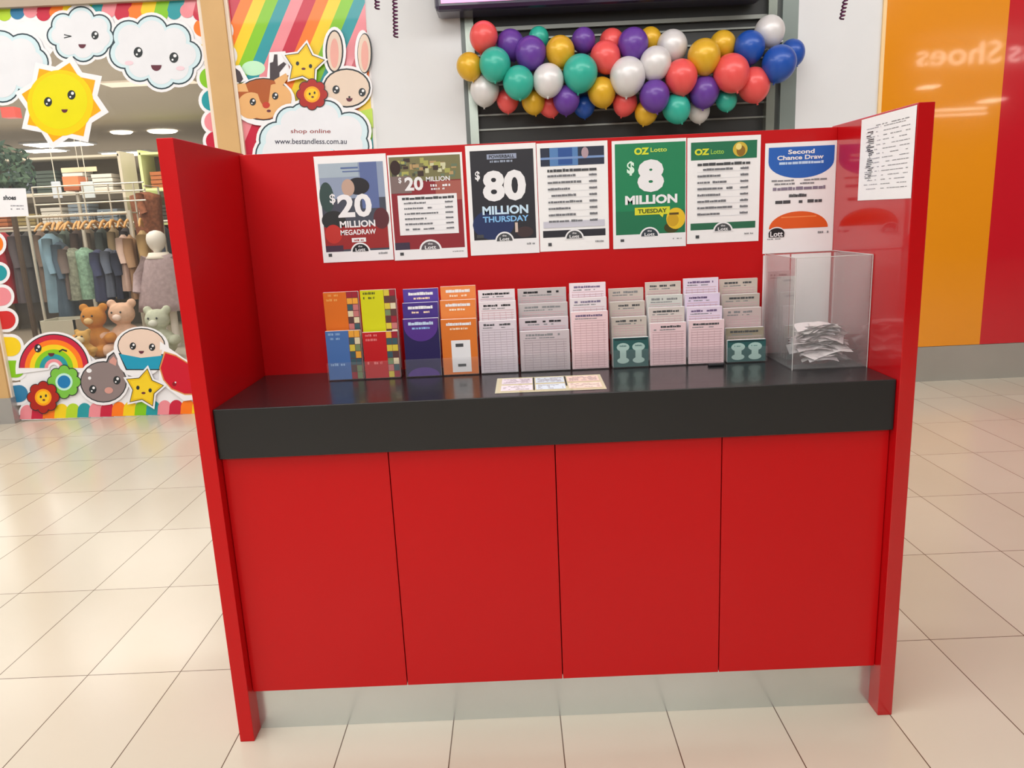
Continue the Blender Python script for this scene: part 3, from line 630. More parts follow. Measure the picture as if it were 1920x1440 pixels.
# ================================================================ BALLOONS
BC = {'coral': (226, 84, 82), 'gold': (214, 168, 40), 'teal': (48, 170, 150), 'silver': (214, 212, 212), 'purple': (98, 58, 150), 'blue': (26, 78, 168)}
def bmat(c):
    return mat(BC[c], .36, metal=.15 if c in ('silver', 'gold') else .05, coat=.2, var=.05, name='balloon_' + c)
BAL = [(907, 68, 25, 'coral', 0, 'coral balloon at top left end of garland'),
 (880, 124, 23, 'gold', 0, 'gold balloon at far left end of garland'),
 (928, 120, 28, 'teal', -1, 'large teal balloon nearest left end of garland'),
 (909, 168, 26, 'silver', 1, 'silver balloon at lower left end of garland'),
 (957, 83, 25, 'purple', 1, 'purple balloon right of top left coral balloon, leftmost purple'),
 (995, 99, 28, 'purple', 0, 'large purple balloon above leftmost front silver balloon'),
 (1010, 70, 18, 'teal', 2, 'small teal balloon peeking over large purple balloon'),
 (1050, 96, 26, 'gold', 0, 'gold balloon in top row between two purple balloons'),
 (972, 154, 28, 'teal', -1, 'second large teal balloon from left in front row'),
 (1028, 150, 28, 'silver', -1, 'silver balloon between second and third large teal balloons'),
 (952, 188, 20, 'coral', 2, 'small coral balloon at bottom edge, leftmost coral below teal'),
 (1000, 190, 21, 'gold', 1, 'small gold balloon at bottom edge right of small coral balloon'),
 (1030, 197, 20, 'coral', 2, 'small coral balloon hidden low behind silver and purple balloons'),
 (1062, 186, 24, 'purple', 0, 'purple balloon in bottom row, first from left'),
 (1094, 75, 21, 'purple', 1, 'small purple balloon in top row above third large teal balloon'),
 (1088, 136, 31, 'teal', -1, 'third large teal balloon from left in front row'),
 (1135, 106, 27, 'coral', 0, 'coral balloon above gold balloon left of garland middle'),
 (1147, 78, 22, 'coral', 2, 'coral balloon tucked behind another at top near garland middle'),
 (1128, 172, 25, 'gold', 0, 'gold balloon in bottom row below coral balloon near middle'),
 (1095, 197, 20, 'blue', 2, 'small blue balloon at bottom edge left of middle, only blue on left'),
 (1187, 82, 27, 'purple', 0, 'purple balloon at top middle above largest silver balloon'),
 (1177, 142, 32, 'silver', -1, 'largest silver balloon in front at garland middle'),
 (1219, 73, 20, 'gold', 2, 'small gold balloon peeking behind top middle purple balloon'),
 (1260, 86, 27, 'silver', 1, 'silver balloon at top right of garland middle'),
 (1229, 118, 28, 'silver', -1, 'silver balloon directly right of largest silver balloon'),
 (1277, 143, 29, 'coral', -1, 'coral balloon in front row between silver and gold balloons'),
 (1172, 192, 22, 'coral', 1, 'coral balloon directly below largest silver balloon'),
 (1227, 179, 27, 'purple', -1, 'purple balloon in bottom row left of teal balloon'),
 (1212, 210, 21, 'gold', 1, 'gold balloon at very bottom of garland below purple balloon'),
 (1268, 203, 25, 'teal', 0, 'teal balloon at bottom of garland below coral balloon'),
 (1320, 171, 27, 'purple', 0, 'rightmost purple balloon in bottom row'),
 (1310, 207, 20, 'silver', 2, 'silver balloon at bottom edge behind rightmost purple balloon'),
 (1320, 105, 29, 'gold', -1, 'large gold balloon in front row, rightmost large gold'),
 (1355, 83, 23, 'gold', 1, 'gold balloon behind large gold balloon toward right end'),
 (1371, 136, 32, 'coral', -1, 'largest coral balloon in front toward right end'),
 (1362, 187, 19, 'teal', 1, 'small teal balloon at bottom right below largest coral balloon'),
 (1413, 158, 29, 'coral', 0, 'rightmost coral balloon low at right end'),
 (1405, 88, 27, 'blue', 0, 'blue balloon at top right, left of grey balloon'),
 (1443, 58, 26, 'silver', 1, 'silver balloon at top right end of garland over door frame'),
 (1461, 118, 30, 'blue', -1, 'large blue balloon in front at right end of garland'),
 (1485, 98, 22, 'blue', 2, 'small blue balloon at far right behind large blue balloon')]
for (u, v, r, c, lay, lb) in BAL:
    Y = 3.60 + .055 * lay; q = onY(u, v, Y); R = r * (Y - CY) * .985 / F
    prof = []
    for k in range(1, 20):
        t = math.pi * k / 20; z_ = -math.cos(t); rr = math.sin(t)
        if z_ < 0: rr *= (1 - .10 * z_ * z_); z_ *= 1.14
        prof.append((R * rr, R * z_ * 1.02))
    prof = [(R * .07, -R * 1.27), (R * .03, -R * 1.2)] + prof
    o = MB().lathe(prof, bmat(c), 28, (0, 0, 0)).build('balloon', smooth=True, loc=(0, 0, 0))
    o.location = q; o.rotation_euler = (random.uniform(-.35, .1), random.uniform(-.3, .3), 0)
    del o['_w']; tag(o, lb, 'balloon', 'balloon garland across the roller shutter')
# cord that carries the garland
pts = [onY(u, v, 3.74) for u, v in ((868, 110), (930, 125), (1030, 130), (1150, 135), (1260, 140), (1370, 125), (1440, 90), (1478, 70))]
pts = [Vector((pts[0].x, YW - .013, pts[0].z))] + pts[1:-1] + [Vector((pts[-1].x, YW - .013, pts[-1].z))]
tag(MB().tube(pts, .004, CW, 6).build('garland_cord'), 'thin cord threaded behind balloon garland', 'cord')

# ================================================================ BOOTH
WH, T, H, D = .8946, .039, 1.590, .4357
KI = thing('lottery_booth', (0, .2, 0), 'red laminate lottery booth with charcoal counter standing on beige tiles', 'booth')
for s in (-1, 1): MB().box((s * WH, 0, 0), (s * (WH - T), D + .04, H), RED if s < 0 else REDB).build('side_panel', KI, bevel=.0015)
iw = WH - T
MB().box((-iw, D, .0), (iw, D + .035, H - .006), RED).build('back_panel', KI, bevel=.001)
ZC = .9389
MB().box((-iw + .001, .0145, ZC - .131), (iw - .001, D, ZC), COUNTER).build('countertop', KI, bevel=.002)
MB().box((-iw, .075, .02), (iw, D, ZC - .131), mat((70, 6, 8), .7)).build('carcass', KI)
for i in range(4):
    x0 = -iw + 2 * iw * i / 4 + .0012; x1 = -iw + 2 * iw * (i + 1) / 4 - .0012
    MB().box((x0, .033, .1315), (x1, .051, ZC - .134), RED).build('cabinet_door', KI, bevel=.0008)
KM = mat((200, 205, 202), .22, metal=.75, var=.08, scale=4, name='satin_kickplate')
MB().box((-iw, .055, 0), (iw, .075, .1305), KM).build('kickboard', KI)

# ---------------------------------------------------------------- posters
def sheet_fn(x0, z0, w, h, rot, Y, lift=.0006):
    cr__, sr__ = math.cos(rot), math.sin(rot)
    def fn(a, b_, l):
        lx, lz = (a - .5) * w, (b_ - .5) * h
        return (x0 + w / 2 + lx * cr__ - lz * sr__, Y - .0012 - lift * l * .6, z0 + h / 2 + lx * sr__ + lz * cr__)
    return fn
DG = mat((70, 72, 76), .5); MG = mat((130, 132, 136), .5); LG = mat((205, 207, 214), .5); BLK = mat((28, 29, 34), .45)
def lott(a, cx, y, s, col=BLK):
    """dome logo 'the Lott' standing on the white foot"""
    a.ell(cx, y, .14 * s, .095 * s, CW, 3, 16, 0, 180); a.ell(cx, y + .008, .115 * s, .072 * s, col, 4, 16, 0, 180)
    a.text('Lott', cx - .07 * s, y + .012, cx + .07 * s, y + .042 * s, CW, 5, .02); a.text('the', cx - .03 * s, y + .05 * s, cx + .03 * s, y + .068 * s, CW, 5, .01)
def base_sheet(a): a.rect(0, 0, 1, 1, PAPER, 0)
def rows(a, x0, x1, y0, y1, n, seed, col=mat((112, 114, 120), .5)):
    for i in range(n):
        y = y1 - (y1 - y0) * (i + .5) / n; h = (y1 - y0) / n * .36
        a.bars(x0, x0 + (x1 - x0) * (.45 + .12 * ((i * 7 + seed) % 3)), y, h, col, 4, seed * 10 + i, .95, .05)
        a.bars(x1 - (x1 - x0) * .16, x1, y, h, col, 4, seed * 10 + i + 5, 1, .03)
        a.rect(x0, y - h * .6, x1, y - h * .6 + .0025, LG, 3.5)
def poster(x0, x1, z0, z1, rot, label, draw, name='poster', Y=D):
    a = Art(sheet_fn(x0, z0, x1 - x0, z1 - z0, rot, Y)); base_sheet(a); draw(a)
    # paper thickness
    return tag(a.build(name), label, 'poster', 'posters taped along the booth back panel')
G = lambda *c: mat(c, .45)
def d1(a):
    a.rect(.05, .1, .95, .93, G(70, 74, 88), 1)
    a.rect(.05, .6, .95, .93, G(142, 156, 182), 1.3); a.rect(.62, .5, .86, .93, G(92, 108, 158), 1.5); a.rect(.05, .8, .6, .93, G(166, 182, 196), 1.6)
    a.ell(.13, .62, .1, .14, G(52, 74, 72), 1.8); a.ell(.2, .4, .17, .09, G(40, 42, 44), 1.8); a.ell(.87, .4, .11, .1, G(90, 40, 48), 1.8)
    a.rect(.05, .12, .95, .34, G(150, 36, 38), 1.7); a.ell(.18, .27, .12, .09, G(186, 46, 40), 1.9); a.rect(.05, .1, .3, .16, G(66, 44, 66), 2)
    a.ell(.58, .71, .16, .08, G(36, 34, 40), 2.2); a.ell(.44, .7, .09, .08, G(190, 160, 144), 2.3)
    a.rect(.36, .875, .6, .89, G(90, 110, 160), 3); a.rect(.38, .845, .62, .855, G(90, 110, 160), 3)
    a.text('20', .27, .42, .75, .64, CW, 4, .035); a.text('$', .17, .55, .25, .65, CW, 4, .02)
    a.text('MILLION', .28, .325, .78, .39, CW, 4, .03); a.text('MEGADRAW', .28, .255, .78, .305, CW, 4, .02)
    a.rect(.43, .185, .63, .225, CW, 4); a.bars(.46, .6, .195, .018, G(160, 60, 60), 5, 3)
    a.rect(0, 0, 1, .1, CW, 2.8); lott(a, .54, .085, 1); a.rect(.08, .055, .13, .085, DG, 4); a.bars(.78, .92, .06, .02, MG, 4, 8)
def d2(a):
    a.rect(.02, .1, .97, .98, G(140, 36, 46), 1); a.rect(.02, .75, .97, .98, G(120, 116, 78), 1.5)
    r = random.Random(5)
    for k in range(46):
        x = r.uniform(.04, .88); y = r.uniform(.77, .93); c = r.choice([(168, 168, 92), (72, 76, 60), (206, 206, 170), (104, 120, 96), (60, 44, 40), (180, 150, 104)])
        a.rect(x, y, x + r.uniform(.03, .09), y + r.uniform(.02, .05), G(*c), 2 + k * .01)
    a.rect(.02, .64, .3, .8, G(124, 106, 104), 2.7); a.rect(.62, .56, .97, .74, G(166, 92, 82), 2.2); a.ell(.1, .88, .07, .07, G(48, 28, 26), 2.8)
    a.text('20', .21, .66, .46, .79, CW, 4, .035); a.text('$', .13, .73, .17, .79, CW, 4, .02); a.text('MILLION', .5, .74, .82, .785, CW, 4, .02); a.bars(.5, .82, .69, .025, CW, 4, 2); a.bars(.56, .74, .66, .018, CW, 4, 12)
    a.rect(.1, .24, .9, .62, CW, 3.2); a.bars(.16, .86, .575, .025, DG, 4, 21, 1, .04); rows(a, .18, .84, .26, .56, 6, 3)
    a.rect(.02, .1, .22, .17, G(60, 48, 70), 2.9); a.rect(0, 0, 1, .1, CW, 2.9); lott(a, .5, .085, 1.1, G(90, 84, 90)); a.rect(.08, .045, .13, .075, DG, 4); a.bars(.8, .95, .06, .01, MG, 4, 9)
def d3(a):
    a.rect(.06, .14, .96, .95, G(38, 38, 46), 1); a.ell(.35, .28, .3, .14, G(30, 46, 92), 1.5); a.ell(.8, .2, .12, .05, G(64, 48, 50), 1.6)
    a.rect(.3, .87, .72, .915, G(150, 160, 186), 3); a.text('POWERBALL', .33, .878, .69, .907, BLK, 4, .02); a.bars(.34, .66, .84, .02, G(150, 160, 180), 3, 4)
    a.text('80', .22, .49, .84, .77, CW, 4, .045); a.text('$', .12, .68, .19, .77, CW, 4, .03)
    a.text('MILLION', .2, .37, .86, .45, G(200, 226, 246), 4, .035); a.text('THURSDAY', .2, .30, .86, .355, G(130, 186, 236), 4, .03)
    a.rect(.66, .2, .7, .29, G(206, 186, 176), 3); a.rect(0, 0, 1, .13, CW, 2.5); lott(a, .5, .115, 1, DG); a.rect(.1, .16, .2, .19, DG, 3); a.bars(.82, .94, .08, .02, MG, 4, 3)
def table(head, foot, seed, n, extra):
    def d(a):
        a.rect(.05, .79, .95, .955, head, 1); extra(a); a.rect(.05, .13, .95, .195, foot, 1)
        a.bars(.14, .86, .735, .028, DG, 4, seed, 1, .04); rows(a, .14, .84, .24, .72, n, seed)
        a.rect(.12, .05, .17, .08, DG, 4); a.bars(.8, .92, .07, .015, MG, 4, seed + 3); lott(a, .5, .105, 1, DG)
    return d
def e4(a):
    a.rect(.18, .79, .58, .955, G(84, 128, 184), 2); a.rect(.3, .8, .5, .95, G(40, 80, 150), 2.2); a.rect(.05, .85, .95, .87, G(120, 150, 200), 2.4); a.ell(.68, .9, .05, .05, G(176, 150, 160), 2.5); a.rect(.06, .22, .94, .28, G(200, 200, 214), 3)
def e6(a):
    a.text('OZ', .1, .835, .3, .895, G(214, 220, 50), 3, .05); a.text('Lotto', .32, .84, .5, .885, G(150, 200, 80), 3, .02); a.ell(.72, .875, .1, .068, G(206, 180, 60), 3); a.ell(.73, .86, .06, .05, G(140, 104, 30), 3.3); a.ell(.7, .9, .04, .03, G(236, 220, 130), 3.5)
def d5(a):
    a.rect(.04, .13, .99, .97, G(22, 128, 84), 1); a.rect(.04, .13, .99, .35, G(24, 112, 76), 1.3)
    a.text('OZ', .3, .865, .5, .93, G(214, 224, 50), 3, .05); a.text('Lotto', .52, .885, .74, .925, G(200, 224, 90), 3, .02)
    a.text('8', .34, .52, .7, .82, CW, 4, .07); a.text('$', .2, .68, .3, .81, G(220, 246, 230), 4, .04); a.text('MILLION', .17, .41, .88, .495, CW, 4, .045)
    a.rect(.3, .31, .78, .38, G(214, 214, 50), 3.4); a.text('TUESDAY', .34, .325, .74, .365, G(60, 80, 30), 4.4, .03); a.poly([(.62, .32), (.7, .32), (.68, .28)], G(214, 214, 50), 3.4)
    a.ell(.86, .265, .13, .1, G(226, 188, 40), 3); a.ell(.82, .25, .08, .06, G(200, 158, 30), 3.2); a.rect(.77, .3, .9, .32, G(90, 70, 20), 3.8); a.ell(.8, .18, .1, .05, G(60, 60, 20), 2.9)
    a.rect(0, 0, 1, .13, CW, 2.6); lott(a, .5, .1, 1.0, G(50, 60, 70)); a.rect(.1, .065, .15, .09, DG, 4); a.bars(.82, .94, .07, .012, MG, 4, 5)
def d7(a):
    pts = [(.05, .96), (.97, .96), (.97, .83)] + [(.51 + .46 * math.cos(math.radians(-t)), .83 - .15 * math.sin(math.radians(t))) for t in range(10, 171, 10)] + [(.05, .83)]
    a.poly(pts, G(34, 96, 186), 1)
    a.text('Second', .32, .895, .69, .935, CW, 3, .03); a.text('Chance Draw', .17, .845, .82, .885, CW, 3, .03); a.bars(.2, .82, .805, .025, G(190, 216, 246), 3, 6, 1, .05)
    a.bars(.1, .9, .655, .016, MG, 3, 11, .9, .05); a.bars(.14, .7, .625, .016, MG, 3, 12, .9, .05); a.bars(.12, .86, .575, .03, G(130, 120, 140), 3, 13, .9, .05); a.bars(.35, .6, .51, .03, DG, 3, 14, .9, .05); a.bars(.16, .82, .455, .03, DG, 3, 15, .8, .08)
    a.ell(.5, .225, .42, .155, G(222, 92, 30), 2, 24, 0, 180); a.rect(.25, .325, .75, .335, G(240, 140, 80), 2.5)
    a.ell(.19, .175, .13, .07, CW, 3, 16, 0, 180); a.ell(.19, .18, .115, .055, BLK, 4, 16, 0, 180); a.rect(.08, .15, .3, .182, BLK, 4); a.text('Lott', .1, .155, .28, .205, CW, 5, .02)
    a.bars(.06, .25, .13, .01, MG, 3, 16); a.bars(.78, .95, .17, .02, MG, 3, 17)
S = 1.0
poster(-.643, -.436, 1.269, 1.570, 0, 'red and blue twenty million megadraw poster, first from left', d1)
poster(-.433, -.218, 1.266, 1.564, 0, 'red poster with white prize table, second from left', d2)
poster(-.208, -.006, 1.270, 1.580, 0, 'black eighty million poster with large white digits', d3)
poster(-.004, .199, 1.272, 1.577, 0, 'white prize table poster with dark blue header strip', table(G(36, 44, 66), G(38, 38, 48), 31, 8, e4))
poster(.211, .424, 1.270, 1.574, 0, 'green eight million poster with yellow tag', d5)
poster(.427, .637, 1.275, 1.573, 0, 'white prize table poster with green header and gold ball', table(G(28, 112, 78), G(40, 104, 76), 41, 8, e6))
poster(.650, .865 - .01, 1.236, 1.548, 0, 'white poster with blue dome top and orange dome bottom, rightmost', d7)
# notice taped to the inside of the right side panel
def fnn(a_, b_, l): return (WH - T - .0012 - .0003 * l, .283 - .280 * a_, 1.377 + .208 * b_)
a = Art(fnn); a.rect(0, 0, 1, 1, PAPER, 0)
for i in range(15):
    y = .86 - i * .052; a.bars(.45, .92, y, .008, MG, 2, 60 + i, .8, .08)
    a.bars(.12, .4, y, .01, G(160, 160, 170), 2, 90 + i, .6, .1)
r = random.Random(3)
for i in range(26):
    y = .82 - i * .023; a.rect(.15 + r.uniform(-.03, .06), y, .25 + r.uniform(-.04, .04), y + .011, r.choice([DG, BLK, MG]), 3)
a.bars(.3, .95, .885, .01, MG, 2, 77)
a.build('notice'); o = [x for x in C.objects if x.name.startswith('notice')][-1]
tag(o, 'white handwritten list sheet taped inside right side panel', 'notice')

# ---------------------------------------------------------------- leaflets in tiered holders
LZ = ZC + .0005
def leaf_fn(x0, x1, z0, z1, Y):
    return lambda a_, b_, l: (x0 + (x1 - x0) * a_, Y - .0004 * l, z0 + (z1 - z0) * b_)
def sty_booklet(main, r2, seed):
    def d(a, h):
        a.rect(0, 0, 1, 1, main, 1); rr = random.Random(seed)
        a.rect(.66, 0, 1, 1, G(120, 50, 50), 1.5)
        n = int(h / .018)
        for i in range(n):
            for j in range(2):
                c = rr.choice([(226, 214, 180), (120, 140, 100), (160, 30, 50), (220, 200, 70), (90, 60, 60), (200, 120, 120), (240, 170, 60), (60, 90, 100)])
                a.rect(.67 + .16 * j, i / n + .006, .67 + .16 * (j + 1) - .01, (i + 1) / n - .003, G(*c), 2)
        a.bars(.08, .42, 1 - .012 / h, .007 / h, r2, 2, seed); a.bars(.08, .4, 1 - .025 / h, .007 / h, r2, 2, seed + 1); a.bars(.08, .5, .04 / h, .008 / h, r2, 2, seed + 2)
    return d
def sty_solid(main, dome, seed, white=None):
    def d(a, h):
        a.rect(0, 0, 1, 1, main, 1)
        if dome: a.ell(.5, 1 - .02 / h, .48, .045 / h, dome, 1.5, 20, 180, 360); a.rect(.02, 1 - .021 / h, .98, 1, dome, 1.5)
        if dome and h > .12: a.ell(.5, 0, .45, .025 / h, dome, 1.5, 20, 0, 180)
        a.bars(.15, .85, 1 - .018 / h, .009 / h, G(200, 220, 246) if dome else CW, 2.5, seed, 1, .04); a.bars(.25, .75, 1 - .03 / h, .006 / h, G(150, 190, 240) if dome else G(250, 220, 190), 2.5, seed + 1)
        if white and h > .12: a.rect(.26, .04, .8, .62, CW, 2); a.rect(.38, .5, .6, .56, DG, 3); a.rect(.42, .14, .65, .19, DG, 3)
    return d
def sty_slip(pap, head, seed, grid=(206, 170, 178)):
    def d(a, h):
        a.rect(0, 0, 1, 1, pap, 1); a.bars(.12, .85, 1 - .014 / h, .006 / h, head, 2, seed, .85, .06); a.bars(.1, .7, 1 - .021 / h, .003 / h, MG, 2, seed + 2, .8, .05)
        n = int(h / .007)
        for i in range(n - 3):
            a.rect(.06, (i + .3) / n, .94, (i + .3) / n + .0016 / h, G(*grid), 2)
        for k in range(6): a.rect(.08 + k * .16, .03, .09 + k * .16, max(.04, 1 - .03 / h), G(*grid), 2.2)
    return d
def sty_teal(seed):
    def d(a, h):
        tl = G(44, 92, 92); a.rect(0, 0, 1, 1, tl, 1); lt = G(176, 206, 200)
        for x in (.28, .72):
            a.ell(x, .68, .18, .18 * .075 / h * .9, lt, 2, 16); a.rect(x - .09, .2, x + .09, .62, lt, 2); a.ell(x, .22, .17, .13 * .075 / h * .9, lt, 2, 16)
            a.bars(x - .1, x + .1, .7, .05, G(90, 130, 130), 3, seed)
        a.rect(.04, .92, .96, .97, G(30, 56, 60), 2)
    return d
WP = G(226, 216, 222); GP = G(190, 182, 184); PP = G(236, 206, 212); TP = G(196, 186, 178)
COLS = [
 (617, 683, 710, 'blue and orange booklets', [(620, sty_booklet(G(74, 116, 182), G(150, 186, 226), 1), 'blue draw booklet with colourful side strip, in front of orange one'), (547, sty_booklet(G(222, 112, 24), G(240, 170, 90), 2), 'orange draw booklet with colourful side strip, leftmost back pocket')]),
 (685, 752, 707, 'red and yellow booklets', [(622, sty_booklet(G(196, 16, 26), G(236, 130, 130), 3), 'red draw booklet with colourful side strip, in front of yellow one'), (543, sty_booklet(G(214, 214, 10), G(90, 96, 20), 4), 'yellow draw booklet with colourful side strip')]),
 (762, 829, 706, 'purple leaflets', [(597, sty_solid(G(36, 26, 84), G(84, 46, 140), 5), 'purple leaflet with round blue badge, front pocket'), (567, sty_solid(G(66, 44, 130), None, 6), 'purple leaflet in middle pocket of purple column'), (541, sty_solid(G(84, 60, 156), None, 7), 'purple leaflet in rear pocket of purple column')]),
 (832, 899, 702, 'orange leaflets', [(598, sty_solid(G(220, 118, 40), None, 8, True), 'orange leaflet with white insert panel, front pocket'), (562, sty_solid(G(228, 132, 62), None, 9), 'orange leaflet in middle pocket of orange column'), (536, sty_solid(G(232, 136, 70), None, 10), 'orange leaflet in rear pocket of orange column')]),
 (903, 973, 699, 'white and lilac slips', [(601, sty_slip(G(216, 206, 216), DG, 11, (190, 176, 188)), 'grey lilac entry slip, front pocket right of orange leaflets'), (565, sty_slip(WP, BLK, 12), 'white entry slip in middle pocket right of orange leaflets'), (543, sty_slip(WP, BLK, 13), 'white entry slip in rear pocket right of orange leaflets')]),
 (977, 1070, 696, 'wide grey slips', [(620, sty_slip(G(196, 184, 190), MG, 14, (172, 158, 166)), 'wide grey entry slip, front pocket of widest column'), (595, sty_slip(G(200, 188, 196), BLK, 15), 'wide grey entry slip in second pocket of widest column'), (568, sty_slip(GP, MG, 16), 'wide grey entry slip in third pocket of widest column'), (540, sty_slip(GP, BLK, 17), 'wide grey entry slip in rear pocket of widest column')]),
 (1073, 1142, 692, 'tall pink and white slips', [(584, sty_slip(PP, G(110, 96, 130), 18), 'tall pink gridded entry slip, front pocket right of widest column'), (558, sty_slip(WP, G(120, 110, 140), 19), 'white slip with grey header, middle pocket right of widest column'), (530, sty_slip(G(238, 222, 232), G(120, 104, 140), 20), 'white slip with mauve header, rear pocket right of widest column')]),
 (1149, 1216, 688, 'beige slips and left teal card', [(633, sty_teal(21), 'dark teal card with pale token shapes, left one of two'), (594, sty_slip(TP, DG, 22), 'beige slip directly behind left teal card'), (565, sty_slip(TP, DG, 23), 'beige slip in third pocket above left teal card'), (540, sty_slip(G(200, 188, 180), MG, 24), 'beige slip in rear pocket above left teal card')]),
 (1219, 1287, 684, 'pink slips between teal cards', [(605, sty_slip(PP, DG, 25), 'pink gridded slip in front pocket right of left teal card'), (576, sty_slip(G(210, 200, 196), DG, 26), 'pale slip in second pocket right of left teal card'), (553, sty_slip(G(204, 206, 202), MG, 27), 'pale slip in third pocket right of left teal card'), (528, sty_slip(G(206, 194, 186), DG, 28), 'pale slip in rear pocket right of left teal card')]),
 (1290, 1357, 681, 'lilac headed slips', [(600, sty_slip(G(238, 208, 214), DG, 29), 'pink gridded slip in front pocket left of right teal card'), (575, sty_slip(G(226, 210, 230), G(110, 90, 130), 30), 'lilac slip in second pocket left of right teal card'), (550, sty_slip(G(222, 206, 232), G(90, 70, 110), 31), 'lilac slip in third pocket left of right teal card'), (521, sty_slip(G(228, 214, 234), G(110, 90, 130), 32), 'lilac slip in rear pocket left of right teal card')]),
 (1363, 1436, 678, 'brown grey slips and right teal card', [(637, sty_teal(33), 'dark teal card with pale token shapes, right one of two'), (614, sty_slip(G(150, 140, 120), DG, 34), 'brownish slip directly behind right teal card'), (577, sty_slip(G(196, 178, 176), MG, 35), 'beige slip in third pocket above right teal card'), (551, sty_slip(G(184, 174, 166), DG, 36), 'grey beige slip in fourth pocket above right teal card'), (522, sty_slip(G(200, 188, 178), DG, 37), 'grey beige slip in rear pocket above right teal card')]),
]
for ci, (u0, u1, vb, what, tiers) in enumerate(COLS):
    Y0 = .305; x0 = onY(u0, vb, Y0).x; x1 = onY(u1, vb, Y0).x; step = .023
    hd = thing('leaflet_holder', ((x0 + x1) / 2, Y0, ZC), 'clear acrylic tiered holder carrying ' + what, 'holder', 'clear leaflet holders along the booth counter')
    MB().box((x0 - .001, Y0 - .004, ZC), (x1 + .001, Y0 + step * len(tiers) + .002, ZC + .003), ACRYL).build('base', hd)
    zprev = None
    for ti, (vt, sty, lb) in enumerate(tiers):
        Y = Y0 + step * ti; ztop = onY((u0 + u1) / 2, vt, Y).z
        zb = ZC + .0035 if ti == 0 else max(ZC + .0035, zprev - .11)
        if ti: MB().box((x0, Y - .002, zb - .003), (x1, Y + .014, zb), ACRYL).build('pocket_floor', hd)
        zf = min(ztop - .02, zb + (.05 if ti == 0 else .095))
        MB().box((x0 - .001, Y - .006, zb - .003 if ti else ZC + .003), (x1 + .001, Y - .0045, zf), ACRYL).build('pocket_front', hd)
        j = random.uniform(-.001, .001)
        t = Art(leaf_fn(x0 + .001 + j, x1 - .001 + j, zb, ztop, Y))
        t.box((x0 + .001 + j, Y, zb), (x1 - .001 + j, Y + .010, ztop), PAPER)
        sty(t, ztop - zb)
        tag(t.build('leaflet'), lb, 'leaflet', 'leaflets standing in holders on the booth counter')
        zprev = ztop
    MB().box((x0 - .001, Y0 + step * len(tiers), ZC), (x1 + .001, Y0 + step * len(tiers) + .002, zprev - .03), ACRYL).build('back_plate', hd)
# pale slip column and blank sheet behind the clear box
a = Art(lambda x, z, l: (x, D - .0015 - .0004 * l, z)); a.rect(.735, .985, .852, 1.232, mat((250, 250, 250), .6), 0)
tag(a.build('blank_sheet'), 'blank white sheet on back panel seen through clear box', 'sheet')
a = Art(lambda x, z, l: (x, D - .0015 - .0004 * l, z)); a.rect(.652, .985, .731, 1.232, mat((244, 228, 230), .6), 0)
tag(a.build('blank_sheet'), 'narrow pinkish blank sheet on back panel left of wider blank sheet', 'sheet')
t = Art(leaf_fn(.664, .730, ZC + .0006, 1.185, .426)); t.box((.664, .426, ZC + .0006), (.730, .434, 1.185), PAPER); sty_slip(G(226, 216, 218), MG, 50, (214, 204, 208))(t, .24)
tag(t.build('leaflet'), 'pale slip pad standing behind clear box left of blank sheet', 'leaflet', 'leaflets standing in holders on the booth counter')

# clear box
bx0, bx1, by0, by1, bz1 = .652, .853, .172, .415, 1.238
cb = thing('clear_entry_box', ((bx0 + bx1) / 2, (by0 + by1) / 2, ZC), 'clear acrylic draw box with used tickets at right end of counter', 'box')
tk = .003
MB().box((bx0, by0, ZC), (bx1, by1, ZC + tk), BOXAC).build('base', cb)
for nm, a_, b_ in (('front_pane', (bx0, by0, ZC + tk), (bx1, by0 + tk, bz1)), ('back_pane', (bx0, by1 - tk, ZC + tk), (bx1, by1, bz1)), ('side_pane', (bx0, by0 + tk, ZC + tk), (bx0 + tk, by1 - tk, bz1)), ('side_pane', (bx1 - tk, by0 + tk, ZC + tk), (bx1, by1 - tk, bz1))):
    MB().box(a_, b_, BOXAC).build(nm, cb)
ED = mat((206, 206, 204), .2, coat=.5); a = MB(); e = .0016
for (p_, q_) in (((bx0, by0, bz1), (bx1, by0, bz1)), ((bx0, by1, bz1), (bx1, by1, bz1)), ((bx0, by0, bz1), (bx0, by1, bz1)), ((bx1, by0, bz1), (bx1, by1, bz1)), ((bx0, by0, ZC), (bx0, by0, bz1)), ((bx1, by0, ZC), (bx1, by0, bz1)), ((bx0, by1, ZC), (bx0, by1, bz1))):
    a.tube([p_, q_], e * .6, ED, 4)
a.build('polished_edges', cb)
r = random.Random(11)
for i in range(120):
    lay = (i / 120) ** .8; hz = ZC + .012 + lay * .088; sp = 1 - lay * .78
    cx = .772 - .012 * lay + r.triangular(-.062, .030, .028) * sp ** .5; cy = .262 + r.triangular(-.054, .09, -.03) * sp
    wv, dv = .1 * r.uniform(.7, .95), .055 * r.uniform(.8, 1.2)
    col = r.choice([(240, 236, 238), (236, 228, 230), (226, 224, 222), (200, 190, 192), (214, 214, 218), (244, 240, 240)])
    B = MB(); vs = []; n = 5
    for k in range(n + 1):
        for s in (0, 1): t_ = k / n - .5; vs.append((t_ * wv, (s - .5) * dv, .010 * (1 - 4 * t_ * t_) * r.uniform(.6, 1.0)))
    fs = [(2 * k, 2 * k + 2, 2 * k + 3, 2 * k + 1) for k in range(n)]
    B.add(vs, fs, mat(col, .6))
    o = B.build('used_ticket', smooth=True, mtx=Matrix.Translation((cx, cy, hz)) @ Euler((r.uniform(-.3, .3), r.uniform(-.25, .25), r.uniform(-.5, .5))).to_matrix().to_4x4())
    if '_w' in o: del o['_w']
    tag(o, 'crumpled used ticket heaped inside clear acrylic draw box', 'ticket', 'used tickets heaped in the clear box')
